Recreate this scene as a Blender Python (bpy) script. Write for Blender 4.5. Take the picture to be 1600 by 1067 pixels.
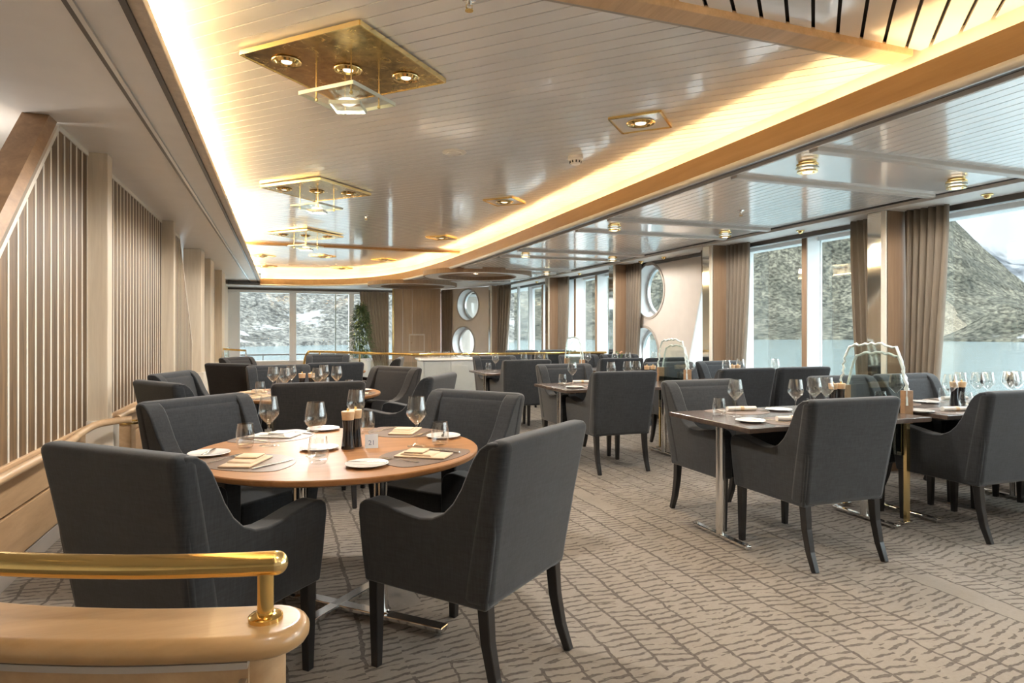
import bpy, bmesh, math, random
import numpy as np
from mathutils import Vector, Matrix, noise
random.seed(7)
PI = math.pi
for o in list(bpy.data.objects): bpy.data.objects.remove(o)
scene = bpy.context.scene
C = scene.collection

# ------------------------------------------------------------------ camera
YAW = math.radians(19.8)
cam = bpy.data.cameras.new('camera'); cam_o = bpy.data.objects.new('camera', cam); C.objects.link(cam_o)
cam.sensor_width = 36; cam.lens = 36 * 1000 / 1600
cam.shift_y = -16.5 / 1600
cam.clip_start = 0.05; cam.clip_end = 30000
cam_o.location = (0, 0, 1.3); cam_o.rotation_euler = (PI / 2, 0, -YAW)
scene.camera = cam_o

# ------------------------------------------------------------------ sky, sun, exposure
world = bpy.data.worlds.new('sky'); scene.world = world; world.use_nodes = True
bg = world.node_tree.nodes['Background']
bg.inputs['Color'].default_value = (0.88, 0.94, 1.0, 1); bg.inputs['Strength'].default_value = 2.4
sun = bpy.data.lights.new('sun', 'SUN'); sun.energy = 1.3; sun.angle = math.radians(3); sun.color = (1, .95, .86)
sun_o = bpy.data.objects.new('sun', sun); C.objects.link(sun_o)
sun_o.rotation_euler = Vector((0.75, 0.35, -0.62)).to_track_quat('-Z', 'Y').to_euler()
vs = scene.view_settings
scene.display_settings.display_device = 'sRGB'
vs.view_transform = 'Standard'; vs.look = 'None'; vs.gamma = 1; vs.exposure = 1.95
vs.use_curve_mapping = False
WARM = (1.0, .76, .48); SOFT = (1.0, .94, .87)
P_CHAND, P_DOWN, P_AISLE, P_SPOT, E_COVE = 44, 22, 20, 30, 19

# ------------------------------------------------------------------ material helpers
class NT:
    def __init__(s, name):
        s.m = bpy.data.materials.new(name); s.m.use_nodes = True
        s.t = s.m.node_tree; s.t.nodes.clear()
        s.out = s.t.nodes.new('ShaderNodeOutputMaterial')
    def n(s, typ, **kw):
        nd = s.t.nodes.new(typ)
        for k, v in kw.items():
            if hasattr(nd, k): setattr(nd, k, v)
        return nd
    def set(s, nd, **kw):
        for k, v in kw.items():
            key = k.replace('_', ' ')
            s.link(v, nd.inputs[key])
        return nd
    def link(s, v, sock):
        if isinstance(v, bpy.types.NodeSocket): s.t.links.new(v, sock)
        else:
            if isinstance(v, (tuple, list)) and len(v) == 3 and sock.type == 'RGBA': v = (*v, 1)
            sock.default_value = v
    def math(s, op, a, b=0.0, c=0.0):
        nd = s.n('ShaderNodeMath', operation=op)
        s.link(a, nd.inputs[0]); s.link(b, nd.inputs[1]); s.link(c, nd.inputs[2])
        return nd.outputs[0]
    def mix(s, f, a, b, blend='MIX'):
        nd = s.n('ShaderNodeMix', data_type='RGBA', blend_type=blend)
        s.link(f, nd.inputs[0]); s.link(a, nd.inputs[6]); s.link(b, nd.inputs[7])
        return nd.outputs[2]
    def coord(s, kind='Object', scale=(1, 1, 1), rot=(0, 0, 0)):
        tc = s.n('ShaderNodeTexCoord'); mp = s.n('ShaderNodeMapping')
        s.t.links.new(tc.outputs[kind], mp.inputs['Vector'])
        mp.inputs['Scale'].default_value = scale; mp.inputs['Rotation'].default_value = rot
        return mp.outputs[0]
    def noise(s, vec, scale=5, detail=4, rough=.5, dist=0):
        nd = s.n('ShaderNodeTexNoise'); s.link(vec, nd.inputs['Vector'])
        nd.inputs['Scale'].default_value = scale; nd.inputs['Detail'].default_value = detail
        nd.inputs['Roughness'].default_value = rough; nd.inputs['Distortion'].default_value = dist
        return nd.outputs['Fac']
    def ramp(s, f, stops):
        nd = s.n('ShaderNodeValToRGB'); s.link(f, nd.inputs[0])
        cr = nd.color_ramp
        while len(cr.elements) < len(stops): cr.elements.new(.5)
        for e, (p, c) in zip(cr.elements, stops):
            e.position = p; e.color = (*c, 1) if len(c) == 3 else c
        return nd.outputs[0]
    def bump(s, h, strength=.2, dist=.01):
        nd = s.n('ShaderNodeBump'); s.link(h, nd.inputs['Height'])
        nd.inputs['Strength'].default_value = strength; nd.inputs['Distance'].default_value = dist
        return nd.outputs[0]
    def bsdf(s, color, rough=.5, metal=0, normal=None, coat=0, spec=.5, sheen=0, emit=None, estr=0):
        p = s.n('ShaderNodeBsdfPrincipled')
        s.link(color, p.inputs['Base Color']); s.link(rough, p.inputs['Roughness'])
        p.inputs['Metallic'].default_value = metal; p.inputs['Coat Weight'].default_value = coat
        p.inputs['Coat Roughness'].default_value = .08
        p.inputs['Specular IOR Level'].default_value = spec; p.inputs['Sheen Weight'].default_value = sheen
        if emit: s.link(emit, p.inputs['Emission Color']); p.inputs['Emission Strength'].default_value = estr
        if normal is not None: s.link(normal, p.inputs['Normal'])
        s.t.links.new(p.outputs[0], s.out.inputs[0])
        return s.m

M = {}
def plain(name, color, rough=.5, metal=0, var=.06, vs_=6, **kw):
    t = NT(name); v = t.coord('Object')
    f = t.noise(v, vs_, 4)
    c1 = tuple(max(0, x * (1 - var)) for x in color); c2 = tuple(min(1, x * (1 + var)) for x in color)
    M[name] = t.bsdf(t.ramp(f, [(.3, c1), (.7, c2)]), rough, metal, **kw)
def wood(name, c1, c2, scale=(30, 30, 2), rough=.45, rand=.25, coat=0, grain=1.0, spec=.5):
    t = NT(name); v = t.coord('Object', scale)
    oi = t.n('ShaderNodeObjectInfo')
    off = t.n('ShaderNodeVectorMath', operation='ADD'); t.link(v, off.inputs[0])
    cmb = t.n('ShaderNodeCombineXYZ'); r10 = t.math('MULTIPLY', oi.outputs['Random'], 37.0)
    for i in range(3): t.link(r10, cmb.inputs[i])
    t.link(cmb.outputs[0], off.inputs[1]); v = off.outputs[0]
    a = t.noise(v, 1.0, 6, .62, .6); b = t.noise(v, 6 * grain, 3, .6)
    f = t.math('ADD', t.math('MULTIPLY', a, .75), t.math('MULTIPLY', b, .25))
    col = t.ramp(f, [(.34, c1), (.66, c2)])
    k = t.math('ADD', t.math('MULTIPLY', oi.outputs['Random'], rand), 1 - rand / 2)
    cc = t.n('ShaderNodeCombineColor')
    for i in range(3): t.link(k, cc.inputs[i])
    col = t.mix(1.0, col, cc.outputs[0], 'MULTIPLY')
    M[name] = t.bsdf(col, rough, 0, t.bump(b, .12, .002), coat=coat, spec=spec)

plain('white_lacquer', (.90, .89, .88), .22, var=.015, coat=.9)
plain('white_paint', (.78, .76, .73), .45, var=.02)
plain('soffit_paint', (.86, .83, .79), .40, var=.02)
plain('greige_bar', (.40, .355, .31), .4, var=.04)
plain('dark_gap', (.035, .03, .027), .7)
plain('dark_bronze', (.10, .085, .075), .35, .3)
plain('window_white', (.82, .83, .83), .35, var=.015)
plain('panel_beige', (.62, .565, .51), .5, var=.03)
plain('chrome', (.78, .77, .75), .12, 1, var=.03)
plain('pale_trim', (.62, .60, .57), .3, .2)
plain('aisle_bar', (.68, .63, .58), .4, var=.03)
plain('satin_metal', (.62, .61, .60), .28, 1, var=.04)
plain('brass', (.80, .56, .21), .14, 1, var=.05)
plain('bright_brass', (.95, .74, .36), .2, 1, var=.05)
plain('black_wood', (.012, .011, .011), .32, var=.3, coat=.15)
plain('porcelain', (.82, .80, .77), .16, var=.01, coat=.3)
plain('napkin_cloth', (.70, .53, .36), .85, var=.05, vs_=40)
plain('napkin_white', (.70, .67, .62), .85, var=.05, vs_=40)
plain('steel', (.74, .72, .69), .16, 1)
plain('grinder_black', (.012, .011, .012), .18, coat=.4)
plain('card_white', (.74, .80, .88), .6, var=.01)
plain('card_ink', (.16, .22, .34), .7)
plain('mirror', (.72, .73, .70), .06, 1, var=.02)
plain('cream_trim', (.80, .74, .64), .5, var=.03)
plain('pot_white', (.75, .75, .74), .4)
plain('plaster', (.70, .66, .61), .7, var=.03)
plain('plastic_white', (.82, .80, .77), .4, var=.01)
plain('counter_grey', (.50, .51, .52), .5)
wood('oak_slat', (.082, .048, .022), (.235, .145, .072), (34, 34, 1.6), .5, .5)
wood('oak_post', (.27, .15, .075), (.42, .25, .13), (12, 3, 12), .4, .1)
wood('oak_light', (.52, .34, .19), (.68, .475, .285), (14, 1.4, 14), .42, .15)
wood('oak_dado', (.38, .235, .12), (.53, .355, .20), (9, 1.2, 9), .4, .12)
wood('oak_cap', (.36, .21, .088), (.47, .295, .14), (1.8, 12, 12), .3, .05, coat=.25)
wood('oak_pale', (.58, .48, .37), (.72, .61, .48), (22, 22, 1.2), .5, .08)
wood('oak_column', (.62, .52, .39), (.74, .64, .50), (22, 22, 1.2), .5, .06)
wood('fascia_wood', (.36, .20, .075), (.44, .26, .11), (10, .9, 10), .4, .02)
wood('wall_wood', (.25, .155, .09), (.34, .225, .14), (24, 24, 1.2), .45, .1)
wood('timber_panel', (.44, .30, .185), (.55, .39, .255), (24, 24, 1.2), .45, .1)
wood('table_oak', (.27, .122, .046), (.39, .19, .077), (3, 22, 3), .42, .04, spec=.22)
wood('table_dark', (.062, .043, .034), (.105, .076, .06), (3, 22, 3), .25, .08, coat=.15)

def fabric(name, col, wv=130):
    t = NT(name); v = t.coord('Object')
    a = t.noise(t.coord('Object', (wv, wv, 14)), 1, 3, .6); b = t.noise(t.coord('Object', (14, 14, wv)), 1, 3, .6)
    f = t.math('MULTIPLY', t.math('ADD', a, b), .5); big = t.noise(v, 5, 3)
    f2 = t.math('ADD', t.math('MULTIPLY', f, .75), t.math('MULTIPLY', big, .25))
    c = t.ramp(f2, [(.36, tuple(x * .6 for x in col)), (.64, tuple(x * 1.45 for x in col))])
    M[name] = t.bsdf(c, .85, 0, t.bump(f, .25, .002), sheen=.25, spec=.3)
fabric('charcoal_fabric', (.0185, .0205, .0235))
fabric('brown_fabric', (.015, .0122, .0106))
t = NT('curtain_cloth'); f = t.noise(t.coord('Object', (120, 120, 6)), 1, 3)
M['curtain_cloth'] = t.bsdf(t.ramp(f, [(.3, (.24, .20, .16)), (.7, (.34, .29, .235))]), .85, 0, sheen=.2, spec=.2)
pb = t.out.inputs[0].links[0].from_socket; tl = t.n('ShaderNodeBsdfTranslucent'); t.link((.62, .51, .40), tl.inputs[0])
ms_ = t.n('ShaderNodeMixShader'); ms_.inputs[0].default_value = .42; t.t.links.new(pb, ms_.inputs[1]); t.t.links.new(tl.outputs[0], ms_.inputs[2]); t.t.links.new(ms_.outputs[0], t.out.inputs[0])
t = NT('placemat_vinyl'); f = t.noise(t.coord('Object', (160, 160, 160)), 1, 2)
M['placemat_vinyl'] = t.bsdf(t.ramp(f, [(.3, (.13, .085, .06)), (.7, (.19, .125, .09))]), .45)
t = NT('aged_brass'); f = t.noise(t.coord('Object', (1, 1, 1)), 14, 7, .7, .8)
M['aged_brass'] = t.bsdf(t.ramp(f, [(.32, (.30, .20, .075)), (.62, (.66, .46, .17))]),
                         t.math('ADD', t.math('MULTIPLY', f, .25), .12), 1)

def glassy(name, tint, base, gcol=(1, 1, 1), rough=.02, edge=.55):
    t = NT(name)
    lw = t.n('ShaderNodeLayerWeight'); lw.inputs['Blend'].default_value = .35
    fac = t.math('ADD', t.math('MULTIPLY', t.math('POWER', lw.outputs['Facing'], 2.2), edge), base)
    tr = t.n('ShaderNodeBsdfTransparent'); t.link(tint, tr.inputs[0])
    gl = t.n('ShaderNodeBsdfGlossy'); t.link(gcol, gl.inputs[0]); gl.inputs['Roughness'].default_value = rough
    mx = t.n('ShaderNodeMixShader'); t.link(fac, mx.inputs[0])
    t.t.links.new(tr.outputs[0], mx.inputs[1]); t.t.links.new(gl.outputs[0], mx.inputs[2])
    t.t.links.new(mx.outputs[0], t.out.inputs[0])
    M[name] = t.m
glassy('window_glass', (.86, .90, .89), .03, edge=.25)
glassy('stem_glass', (.97, .975, .97), .06, edge=.75)
glassy('panel_glass', (.955, .975, .965), .045, (.9, 1, .95), edge=.35)
glassy('smoked_glass', (.22, .26, .24), .10, (.9, 1, .95), edge=.4)
t = NT('glass_edge'); M['glass_edge'] = t.bsdf((.70, .78, .74), .10, 0, coat=.5)
def glow(name, col, s):
    t = NT(name); e = t.n('ShaderNodeEmission'); t.link(col, e.inputs[0]); e.inputs[1].default_value = s
    t.t.links.new(e.outputs[0], t.out.inputs[0]); M[name] = t.m
glow('cove_tube', (1.0, .70, .34), E_COVE); glow('cove_tube_dim', (1.0, .66, .30), E_COVE * .5); glow('bulb', (1, .80, .52), .9); glow('bulb_soft', (1, .88, .68), .55)

# carpet: long lines along the room, ladders of short ticks between them
t = NT('carpet')
pos = t.coord('Object'); sx = t.n('ShaderNodeSeparateXYZ'); t.link(pos, sx.inputs[0])
X, Y = sx.outputs[0], sx.outputs[1]
wob = t.math('MULTIPLY', t.math('SUBTRACT', t.noise(pos, 2.2, 3), .5), .07)
wob2 = t.math('MULTIPLY', t.math('SUBTRACT', t.noise(pos, 16, 2), .5), .03)
u = t.math('DIVIDE', t.math('ADD', t.math('ADD', X, wob), wob2), .155)
cell = t.math('FLOOR', u); fr = t.math('FRACT', u)
wn = t.n('ShaderNodeTexWhiteNoise', noise_dimensions='1D'); t.link(cell, wn.inputs['W'])
rnd = wn.outputs['Value']
row = t.math('FLOOR', t.math('ADD', t.math('DIVIDE', Y, .62), t.math('MULTIPLY', rnd, 9.0)))
cv = t.n('ShaderNodeCombineXYZ'); t.link(cell, cv.inputs[0]); t.link(row, cv.inputs[1])
wn2 = t.n('ShaderNodeTexWhiteNoise', noise_dimensions='2D'); t.link(cv.outputs[0], wn2.inputs['Vector'])
r2 = wn2.outputs['Value']
line = t.math('MULTIPLY', t.math('LESS_THAN', fr, t.math('ADD', .055, t.math('MULTIPLY', rnd, .06))), t.math('GREATER_THAN', r2, .22))
yy = t.math('ADD', t.math('ADD', Y, t.math('MULTIPLY', X, t.math('SUBTRACT', t.math('MULTIPLY', r2, .5), .25))), t.math('MULTIPLY', wob2, 1.3))
ph = t.math('FRACT', t.math('ADD', t.math('DIVIDE', yy, .046), t.math('MULTIPLY', r2, 5.0)))
duty = t.math('ADD', .12, t.math('MULTIPLY', t.noise(pos, 9, 2), .42))
tick = t.math('LESS_THAN', ph, duty)
gap = t.math('GREATER_THAN', t.noise(t.coord('Object', (7, 30, 1)), 1, 2), .44)
tick = t.math('MULTIPLY', t.math('MULTIPLY', tick, gap), t.math('GREATER_THAN', t.math('FRACT', t.math('MULTIPLY', r2, 7.3)), .03))
mask = t.math('MULTIPLY', t.math('MAXIMUM', t.math('MULTIPLY', line, .95), t.math('MULTIPLY', tick, .9)), t.math('ADD', .45, t.math('MULTIPLY', t.noise(pos, 70, 2), .9)))
mask = t.math('MINIMUM', mask, 1.0)
grain = t.noise(pos, 420, 2, .7)
base = t.mix(t.noise(pos, 45, 4, .7), (.25, .218, .187), (.395, .352, .305))
base = t.mix(t.math('MULTIPLY', grain, .55), base, (.15, .132, .113))
colr = t.mix(mask, base, (.088, .071, .06))
M['carpet'] = t.bsdf(colr, .95, 0, t.bump(t.math('ADD', grain, t.math('MULTIPLY', mask, -.4)), .5, .004), spec=.1, sheen=.1)

# ------------------------------------------------------------------ mesh helpers
class MB:
    def __init__(s): s.v = []; s.f = []
    def add(s, vs_, fs):
        b = len(s.v); s.v += [tuple(p) for p in vs_]; s.f += [tuple(i + b for i in f) for f in fs]; return s
    def box(s, x0, x1, y0, y1, z0, z1):
        return s.add([(x0, y0, z0), (x1, y0, z0), (x1, y1, z0), (x0, y1, z0), (x0, y0, z1), (x1, y0, z1), (x1, y1, z1), (x0, y1, z1)],
                     [(0, 3, 2, 1), (4, 5, 6, 7), (0, 1, 5, 4), (1, 2, 6, 5), (2, 3, 7, 6), (3, 0, 4, 7)])
    def prism(s, poly, z0, z1):          # poly in xy, counter-clockwise
        n = len(poly)
        a = sum(poly[i][0] * poly[(i + 1) % n][1] - poly[(i + 1) % n][0] * poly[i][1] for i in range(n))
        if a < 0: poly = poly[::-1]
        v = [(p[0], p[1], z0) for p in poly] + [(p[0], p[1], z1) for p in poly]
        return s.add(v, [tuple(range(n))[::-1], tuple(range(n, 2 * n))] + [(i, (i + 1) % n, n + (i + 1) % n, n + i) for i in range(n)])
    def prism_x(s, poly, x0, x1):        # poly in yz
        n = len(poly)
        a = sum(poly[i][0] * poly[(i + 1) % n][1] - poly[(i + 1) % n][0] * poly[i][1] for i in range(n))
        if a < 0: poly = poly[::-1]
        v = [(x0, p[0], p[1]) for p in poly] + [(x1, p[0], p[1]) for p in poly]
        return s.add(v, [tuple(range(n))[::-1], tuple(range(n, 2 * n))] + [(i, (i + 1) % n, n + (i + 1) % n, n + i) for i in range(n)])
    def lathe(s, prof, n=24, c=(0, 0, 0), closed=False):
        v = []; k = len(prof)
        for i in range(n):
            a = 2 * PI * i / n
            for r, z in prof: v.append((c[0] + r * math.cos(a), c[1] + r * math.sin(a), c[2] + z))
        f = []
        for i in range(n):
            j = (i + 1) % n
            for q in range(k - 1 + (1 if closed else 0)):
                q2 = (q + 1) % k
                f.append((i * k + q, j * k + q, j * k + q2, i * k + q2))
        if not closed:
            if prof[0][0] > 1e-6: f.append(tuple(i * k for i in range(n))[::-1])
            if prof[-1][0] > 1e-6: f.append(tuple(i * k + k - 1 for i in range(n)))
        return s.add(v, f)
    def sweep(s, path, sec, closed=False, caps=True, up=Vector((0, 0, 1)), rad=None):
        pts = [Vector(p) for p in path]; n = len(pts); k = len(sec); v = []
        for i, p in enumerate(pts):
            a = pts[(i - 1) % n] if (closed or i > 0) else p
            b = pts[(i + 1) % n] if (closed or i < n - 1) else p
            d = (b - a).normalized(); u = up if abs(d.dot(up)) < .98 else Vector((1, 0, 0))
            r = d.cross(u).normalized(); w = r.cross(d).normalized(); sc = rad[i] if rad else 1
            for (q, e) in sec: v.append(p + r * q * sc + w * e * sc)
        f = []
        for i in range(n if closed else n - 1):
            j = (i + 1) % n
            for q in range(k):
                q2 = (q + 1) % k
                f.append((i * k + q, i * k + q2, j * k + q2, j * k + q))
        if not closed and caps:
            f.append(tuple(range(k))[::-1]); f.append(tuple((n - 1) * k + q for q in range(k)))
        return s.add(v, f)
    def tube(s, path, r, n=10, closed=False, rad=None):
        return s.sweep(path, [(r * math.cos(2 * PI * i / n), r * math.sin(2 * PI * i / n)) for i in range(n)], closed, rad=rad)
    def mesh(s, name, mat, smooth=None, bevel=0, seg=2, taper=None, fix=True):
        me = bpy.data.meshes.new(name); me.from_pydata(s.v, [], s.f)
        bm = bmesh.new(); bm.from_mesh(me)
        if fix: bmesh.ops.recalc_face_normals(bm, faces=bm.faces)
        if bevel:
            ed = [e for e in bm.edges if len(e.link_faces) == 2 and e.calc_face_angle(0) > .5]
            bmesh.ops.bevel(bm, geom=ed, offset=bevel, segments=seg, profile=.5, affect='EDGES', clamp_overlap=True)
        if taper:
            for vv in bm.verts: vv.co = taper(vv.co)
        bm.to_mesh(me); bm.free()
        if smooth:
            me.polygons.foreach_set('use_smooth', [True] * len(me.polygons)); me.set_sharp_from_angle(angle=math.radians(smooth))
        me.materials.append(M[mat]); return me
    def build(s, name, mat, parent=None, smooth=None, bevel=0, seg=2, wn=False, loc=None, **kw):
        return obj(name, s.mesh(name, mat, smooth, bevel, seg, **kw), parent, wn, loc)

def obj(name, me, parent=None, wn=False, loc=None, rot=None):
    o = bpy.data.objects.new(name, me); C.objects.link(o)
    if parent: o.parent = parent
    if loc: o.location = loc
    if rot: o.rotation_euler = rot
    if wn:
        md = o.modifiers.new('normals', 'WEIGHTED_NORMAL'); md.keep_sharp = True
    return o
def tag(o, label, cat, group=None, kind=None):
    o['label'] = label; o['category'] = cat
    if group: o['group'] = group
    if kind: o['kind'] = kind
    return o
def thing(name, label, cat, loc=(0, 0, 0), rz=0, group=None):
    o = bpy.data.objects.new(name, None); C.objects.link(o); o.empty_display_size = .1
    o.location = loc; o.rotation_euler = (0, 0, rz)
    return tag(o, label, cat, group)
def setting(name, loc=(0, 0, 0)):
    o = bpy.data.objects.new(name, None); C.objects.link(o); o.location = loc; o['kind'] = 'structure'; return o
def struct(o): o['kind'] = 'structure'; return o
def dup(root, loc, rz, label, group=None):
    r = root.copy(); C.objects.link(r); r.location = loc; r.rotation_euler = (0, 0, rz); r['label'] = label
    if group: r['group'] = group
    for ch in list(root.children):
        c = ch.copy(); C.objects.link(c); c.parent = r
        for g in list(ch.children):
            d = g.copy(); C.objects.link(d); d.parent = c
    return r
class Proto:                                 # first use moves the original, later uses copy it
    def __init__(s, make): s.make = make; s.o = None
    def put(s, loc, rz, label, group=None):
        if s.o is None:
            s.o = s.make(); o = s.o; o.location = loc; o.rotation_euler = (0, 0, rz); o['label'] = label
            if group: o['group'] = group
            return o
        return dup(s.o, loc, rz, label, group)
def lamp(name, typ, loc, power, col, size=.05, parent=None, angle=None, direction=None, blend=.6):
    l = bpy.data.lights.new(name, typ); l.energy = power; l.color = col
    if typ in ('POINT', 'SPOT'): l.shadow_soft_size = size
    if typ == 'SPOT': l.spot_size = angle; l.spot_blend = blend
    o = bpy.data.objects.new(name, l); C.objects.link(o); o.location = loc
    if parent: o.parent = parent
    if direction: o.rotation_euler = Vector(direction).to_track_quat('-Z', 'Y').to_euler()
    return o
def clip_poly(poly, cl):                      # Sutherland-Hodgman, cl convex counter-clockwise
    out = poly
    for i in range(len(cl)):
        a, b = cl[i], cl[(i + 1) % len(cl)]; inp = out; out = []
        if not inp: return []
        def side(p): return (b[0] - a[0]) * (p[1] - a[1]) - (b[1] - a[1]) * (p[0] - a[0])
        for j in range(len(inp)):
            p, q = inp[j], inp[(j + 1) % len(inp)]; sp, sq = side(p), side(q)
            if sp >= 0: out.append(p)
            if sp * sq < 0:
                k = sp / (sp - sq); out.append((p[0] + k * (q[0] - p[0]), p[1] + k * (q[1] - p[1])))
    return out
def area(p): return abs(sum(p[i][0] * p[(i + 1) % len(p)][1] - p[(i + 1) % len(p)][0] * p[i][1] for i in range(len(p)))) / 2
def smooth_path(pts, n=8):
    P = [Vector(p) for p in pts]; out = []
    for i in range(len(P) - 1):
        a = P[max(i - 1, 0)]; b = P[i]; c = P[i + 1]; d = P[min(i + 2, len(P) - 1)]
        for k in range(n):
            t_ = k / n
            out.append(.5 * ((2 * b) + (c - a) * t_ + (2 * a - 5 * b + 4 * c - d) * t_ ** 2 + (3 * b - a - 3 * c + d) * t_ ** 3))
    out.append(P[-1]); return out

# ------------------------------------------------------------------ shell
YB, YF = -4.0, 18.0            # back and far walls
ZM, ZS, ZA = 2.75, 2.57, 2.45  # main ceiling, left soffit, aisle ceiling
XL = -1.3
floor = MB().box(-3.2, 6.3, YB, YF + .6, -.12, 0).build('floor', 'carpet'); struct(floor)
struct(MB().box(-3.3, 6.4, YB - .2, YF + .8, 2.92, 3.05).build('roof_deck', 'dark_gap'))
struct(MB().box(-3.2, 6.3, YB - .15, YB, 0, 2.9).build('wall_back', 'plaster'))
struct(MB().box(-3.3, -3.2, YB, YF + .4, 0, 2.92).build('wall_left', 'plaster'))

# main ceiling -------------------------------------------------------
FP = [(2.94, YB), (2.94, 0), (2.94, 3), (2.94, 6), (2.94, 8.5), (2.90, 10.5), (2.80, 12.4), (2.56, 14.2), (2.15, 15.5), (1.55, 16.4), (.75, 16.9), (0, 17.05), (-.5, 17.1)]
FPs = [(p.x, p.y) for p in smooth_path([(x, y, 0) for x, y in FP], 5)]
def offset_path(path, d):
    out = []
    for i, p in enumerate(path):
        a = path[max(i - 1, 0)]; b = path[min(i + 1, len(path) - 1)]
        tx, ty = b[0] - a[0], b[1] - a[1]; l = math.hypot(tx, ty)
        out.append((p[0] + ty / l * d, p[1] - tx / l * d))
    return out
outer = offset_path(FPs, .17)
region = outer + [(-.74, outer[-1][1]), (-.74, YB)]
# convex hull order check: make it counter-clockwise
ceiling = setting('ceiling', (0, 0, ZM))
def section(y0, y1): return clip_poly(region, [(-2, y0), (5, y0), (5, y1), (-2, y1)])
def planks(parent, sec, ang, w, gap, z, mat='white_lacquer', th=.014):
    d = (math.cos(ang), math.sin(ang)); nrm = (-d[1], d[0])
    pr = [p[0] * nrm[0] + p[1] * nrm[1] for p in sec]; i = math.floor(min(pr) / w)
    cl = sec if sum(sec[k][0] * sec[(k + 1) % len(sec)][1] - sec[(k + 1) % len(sec)][0] * sec[k][1] for k in range(len(sec))) > 0 else sec[::-1]
    cnt = 0
    while i * w < max(pr):
        a, b = i * w + gap / 2, (i + 1) * w - gap / 2
        q = [(d[0] * s_ + nrm[0] * k, d[1] * s_ + nrm[1] * k) for s_, k in ((-40, a), (40, a), (40, b), (-40, b))]
        # clip the (possibly not convex) section by the strip, which is convex
        c = clip_poly(cl, q)
        if len(c) >= 3 and area(c) > .004:
            c = [p for k, p in enumerate(c) if math.dist(p, c[k - 1]) > 1e-4]
            o = MB().prism(c, 0, th).build('plank', mat, parent); o.location.z = z
            o.rotation_euler = (0, 0, 0); cnt += 1
        i += 1
    return cnt
# plank direction: vanishing point to the left, 45 degrees off the room axis
n1 = planks(ceiling, section(2.52, 11.25), math.radians(135), .1, .007, 0)
n2 = planks(ceiling, section(11.37, 17.3), math.radians(135), .1, .007, 0)
n3 = planks(ceiling, section(.4, 2.40), math.radians(45), .108, .016, 0)
MB().prism(section(YB, .4), 0, .014).build('panel', 'white_paint', ceiling)
MB().prism(region, .03, .04).build('backing', 'dark_gap', ceiling)
for i, y in enumerate((2.46, 11.31)):
    b = MB().box(-.74, 3.06, y - .06, y + .06, ZM - .035, ZM + .01).build('trim_%d' % (i + 1), 'oak_light' if i == 0 else 'fascia_wood', bevel=.004); struct(b)
    if i == 0: MB().box(-.74, 3.06, y + .06, y + .10, ZM - .02, ZM + .01).build('lip', 'greige_bar', b)

# right-hand cove fascia ---------------------------------------------
def ribbon(path, sec, zz=0, n='x', mat='oak', parent=None, **kw):
    return MB().sweep([(p[0], p[1], zz) for p in path], sec).build(n, mat, parent, **kw)
cove = setting('trim_3')
ribbon(FPs, [(0, 2.465), (.022, 2.465), (.022, 2.605), (0, 2.605)], 0, 'fascia', 'fascia_wood', cove)
ribbon(FPs, [(.022, 2.475), (.17, 2.475), (.17, 2.49), (.022, 2.49)], 0, 'trough', 'white_paint', cove)
ribbon(outer, [(0, 2.44), (.02, 2.44), (.02, 2.80), (0, 2.80)], 0, 'trough_wall', 'white_paint', cove)
ribbon([(p[0] + .0, p[1]) for p in FPs], [((.016) + .026 * math.cos(a), 2.446 + .026 * math.sin(a)) for a in [2 * PI * k / 10 for k in range(10)]], 0, 'bullnose', 'pale_trim', cove, smooth=50)
ribbon(FPs, [(.035, 2.44), (.16, 2.46), (.16, 2.474), (.035, 2.474)], 0, 'shadow_gap', 'dark_bronze', cove)  # dark strip; shade of the recess under the fascia put into its colour
tubes = offset_path(FPs, .085)
def resample(path, step):
    out = [Vector((*path[0], 0))]; acc = 0
    for a, b in zip(path, path[1:]):
        a = Vector((*a, 0)); b = Vector((*b, 0)); L = (b - a).length; t_ = step - acc
        while t_ <= L: out.append(a + (b - a) * t_ / L); t_ += step
        acc = (acc + L) % step
    return out
rs = resample(tubes, .30)
light_tube = []
for k in range(0, len(rs) - 3, 4):
    MB().tube([(p.x, p.y, 2.555) for p in rs[k:k + 4]] + [((rs[k + 3].x * .25 + rs[k + 4].x * .75, rs[k + 3].y * .25 + rs[k + 4].y * .75, 2.555) if k + 4 < len(rs) else tuple(rs[k + 3] + Vector((0.01, .01, 2.555))))], .013, 6).build('light_tube', 'cove_tube_dim', cove)

# left soffit ---------------------------------------------------------
sof = setting('ceiling_soffit')
MB().box(-3.2, -.79, YB, YF, ZS, ZS + .03).build('panel', 'soffit_paint', sof)
MB().box(-.79, -.765, YB, YF, ZS - .012, ZS + .03).build('groove_strip', 'dark_bronze', sof)
MB().box(-.765, -.745, YB, YF, ZS - .02, ZS + .03).build('edge_strip', 'satin_metal', sof)
MB().box(-.745, -.585, YB, YF, ZS - .004, ZS + .03).build('panel', 'soffit_paint', sof)
MB().box(-.585, -.56, YB, YF, ZS - .014, ZS + .03).build('groove_strip', 'dark_bronze', sof)
MB().box(-.56, -.50, YB, YF, ZS - .004, ZS + .045).build('lip', 'oak_pale', sof, bevel=.004)
MB().box(-.76, -.74, YB, YF, ZS + .03, 2.9).build('trough_wall', 'white_paint', sof)
y = YB + .3
while y < 17:
    MB().tube([(-.62, y, ZS + .065), (-.62, y + 1.12, ZS + .065)], .013, 6).build('light_tube', 'cove_tube', sof); y += 1.2

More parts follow.
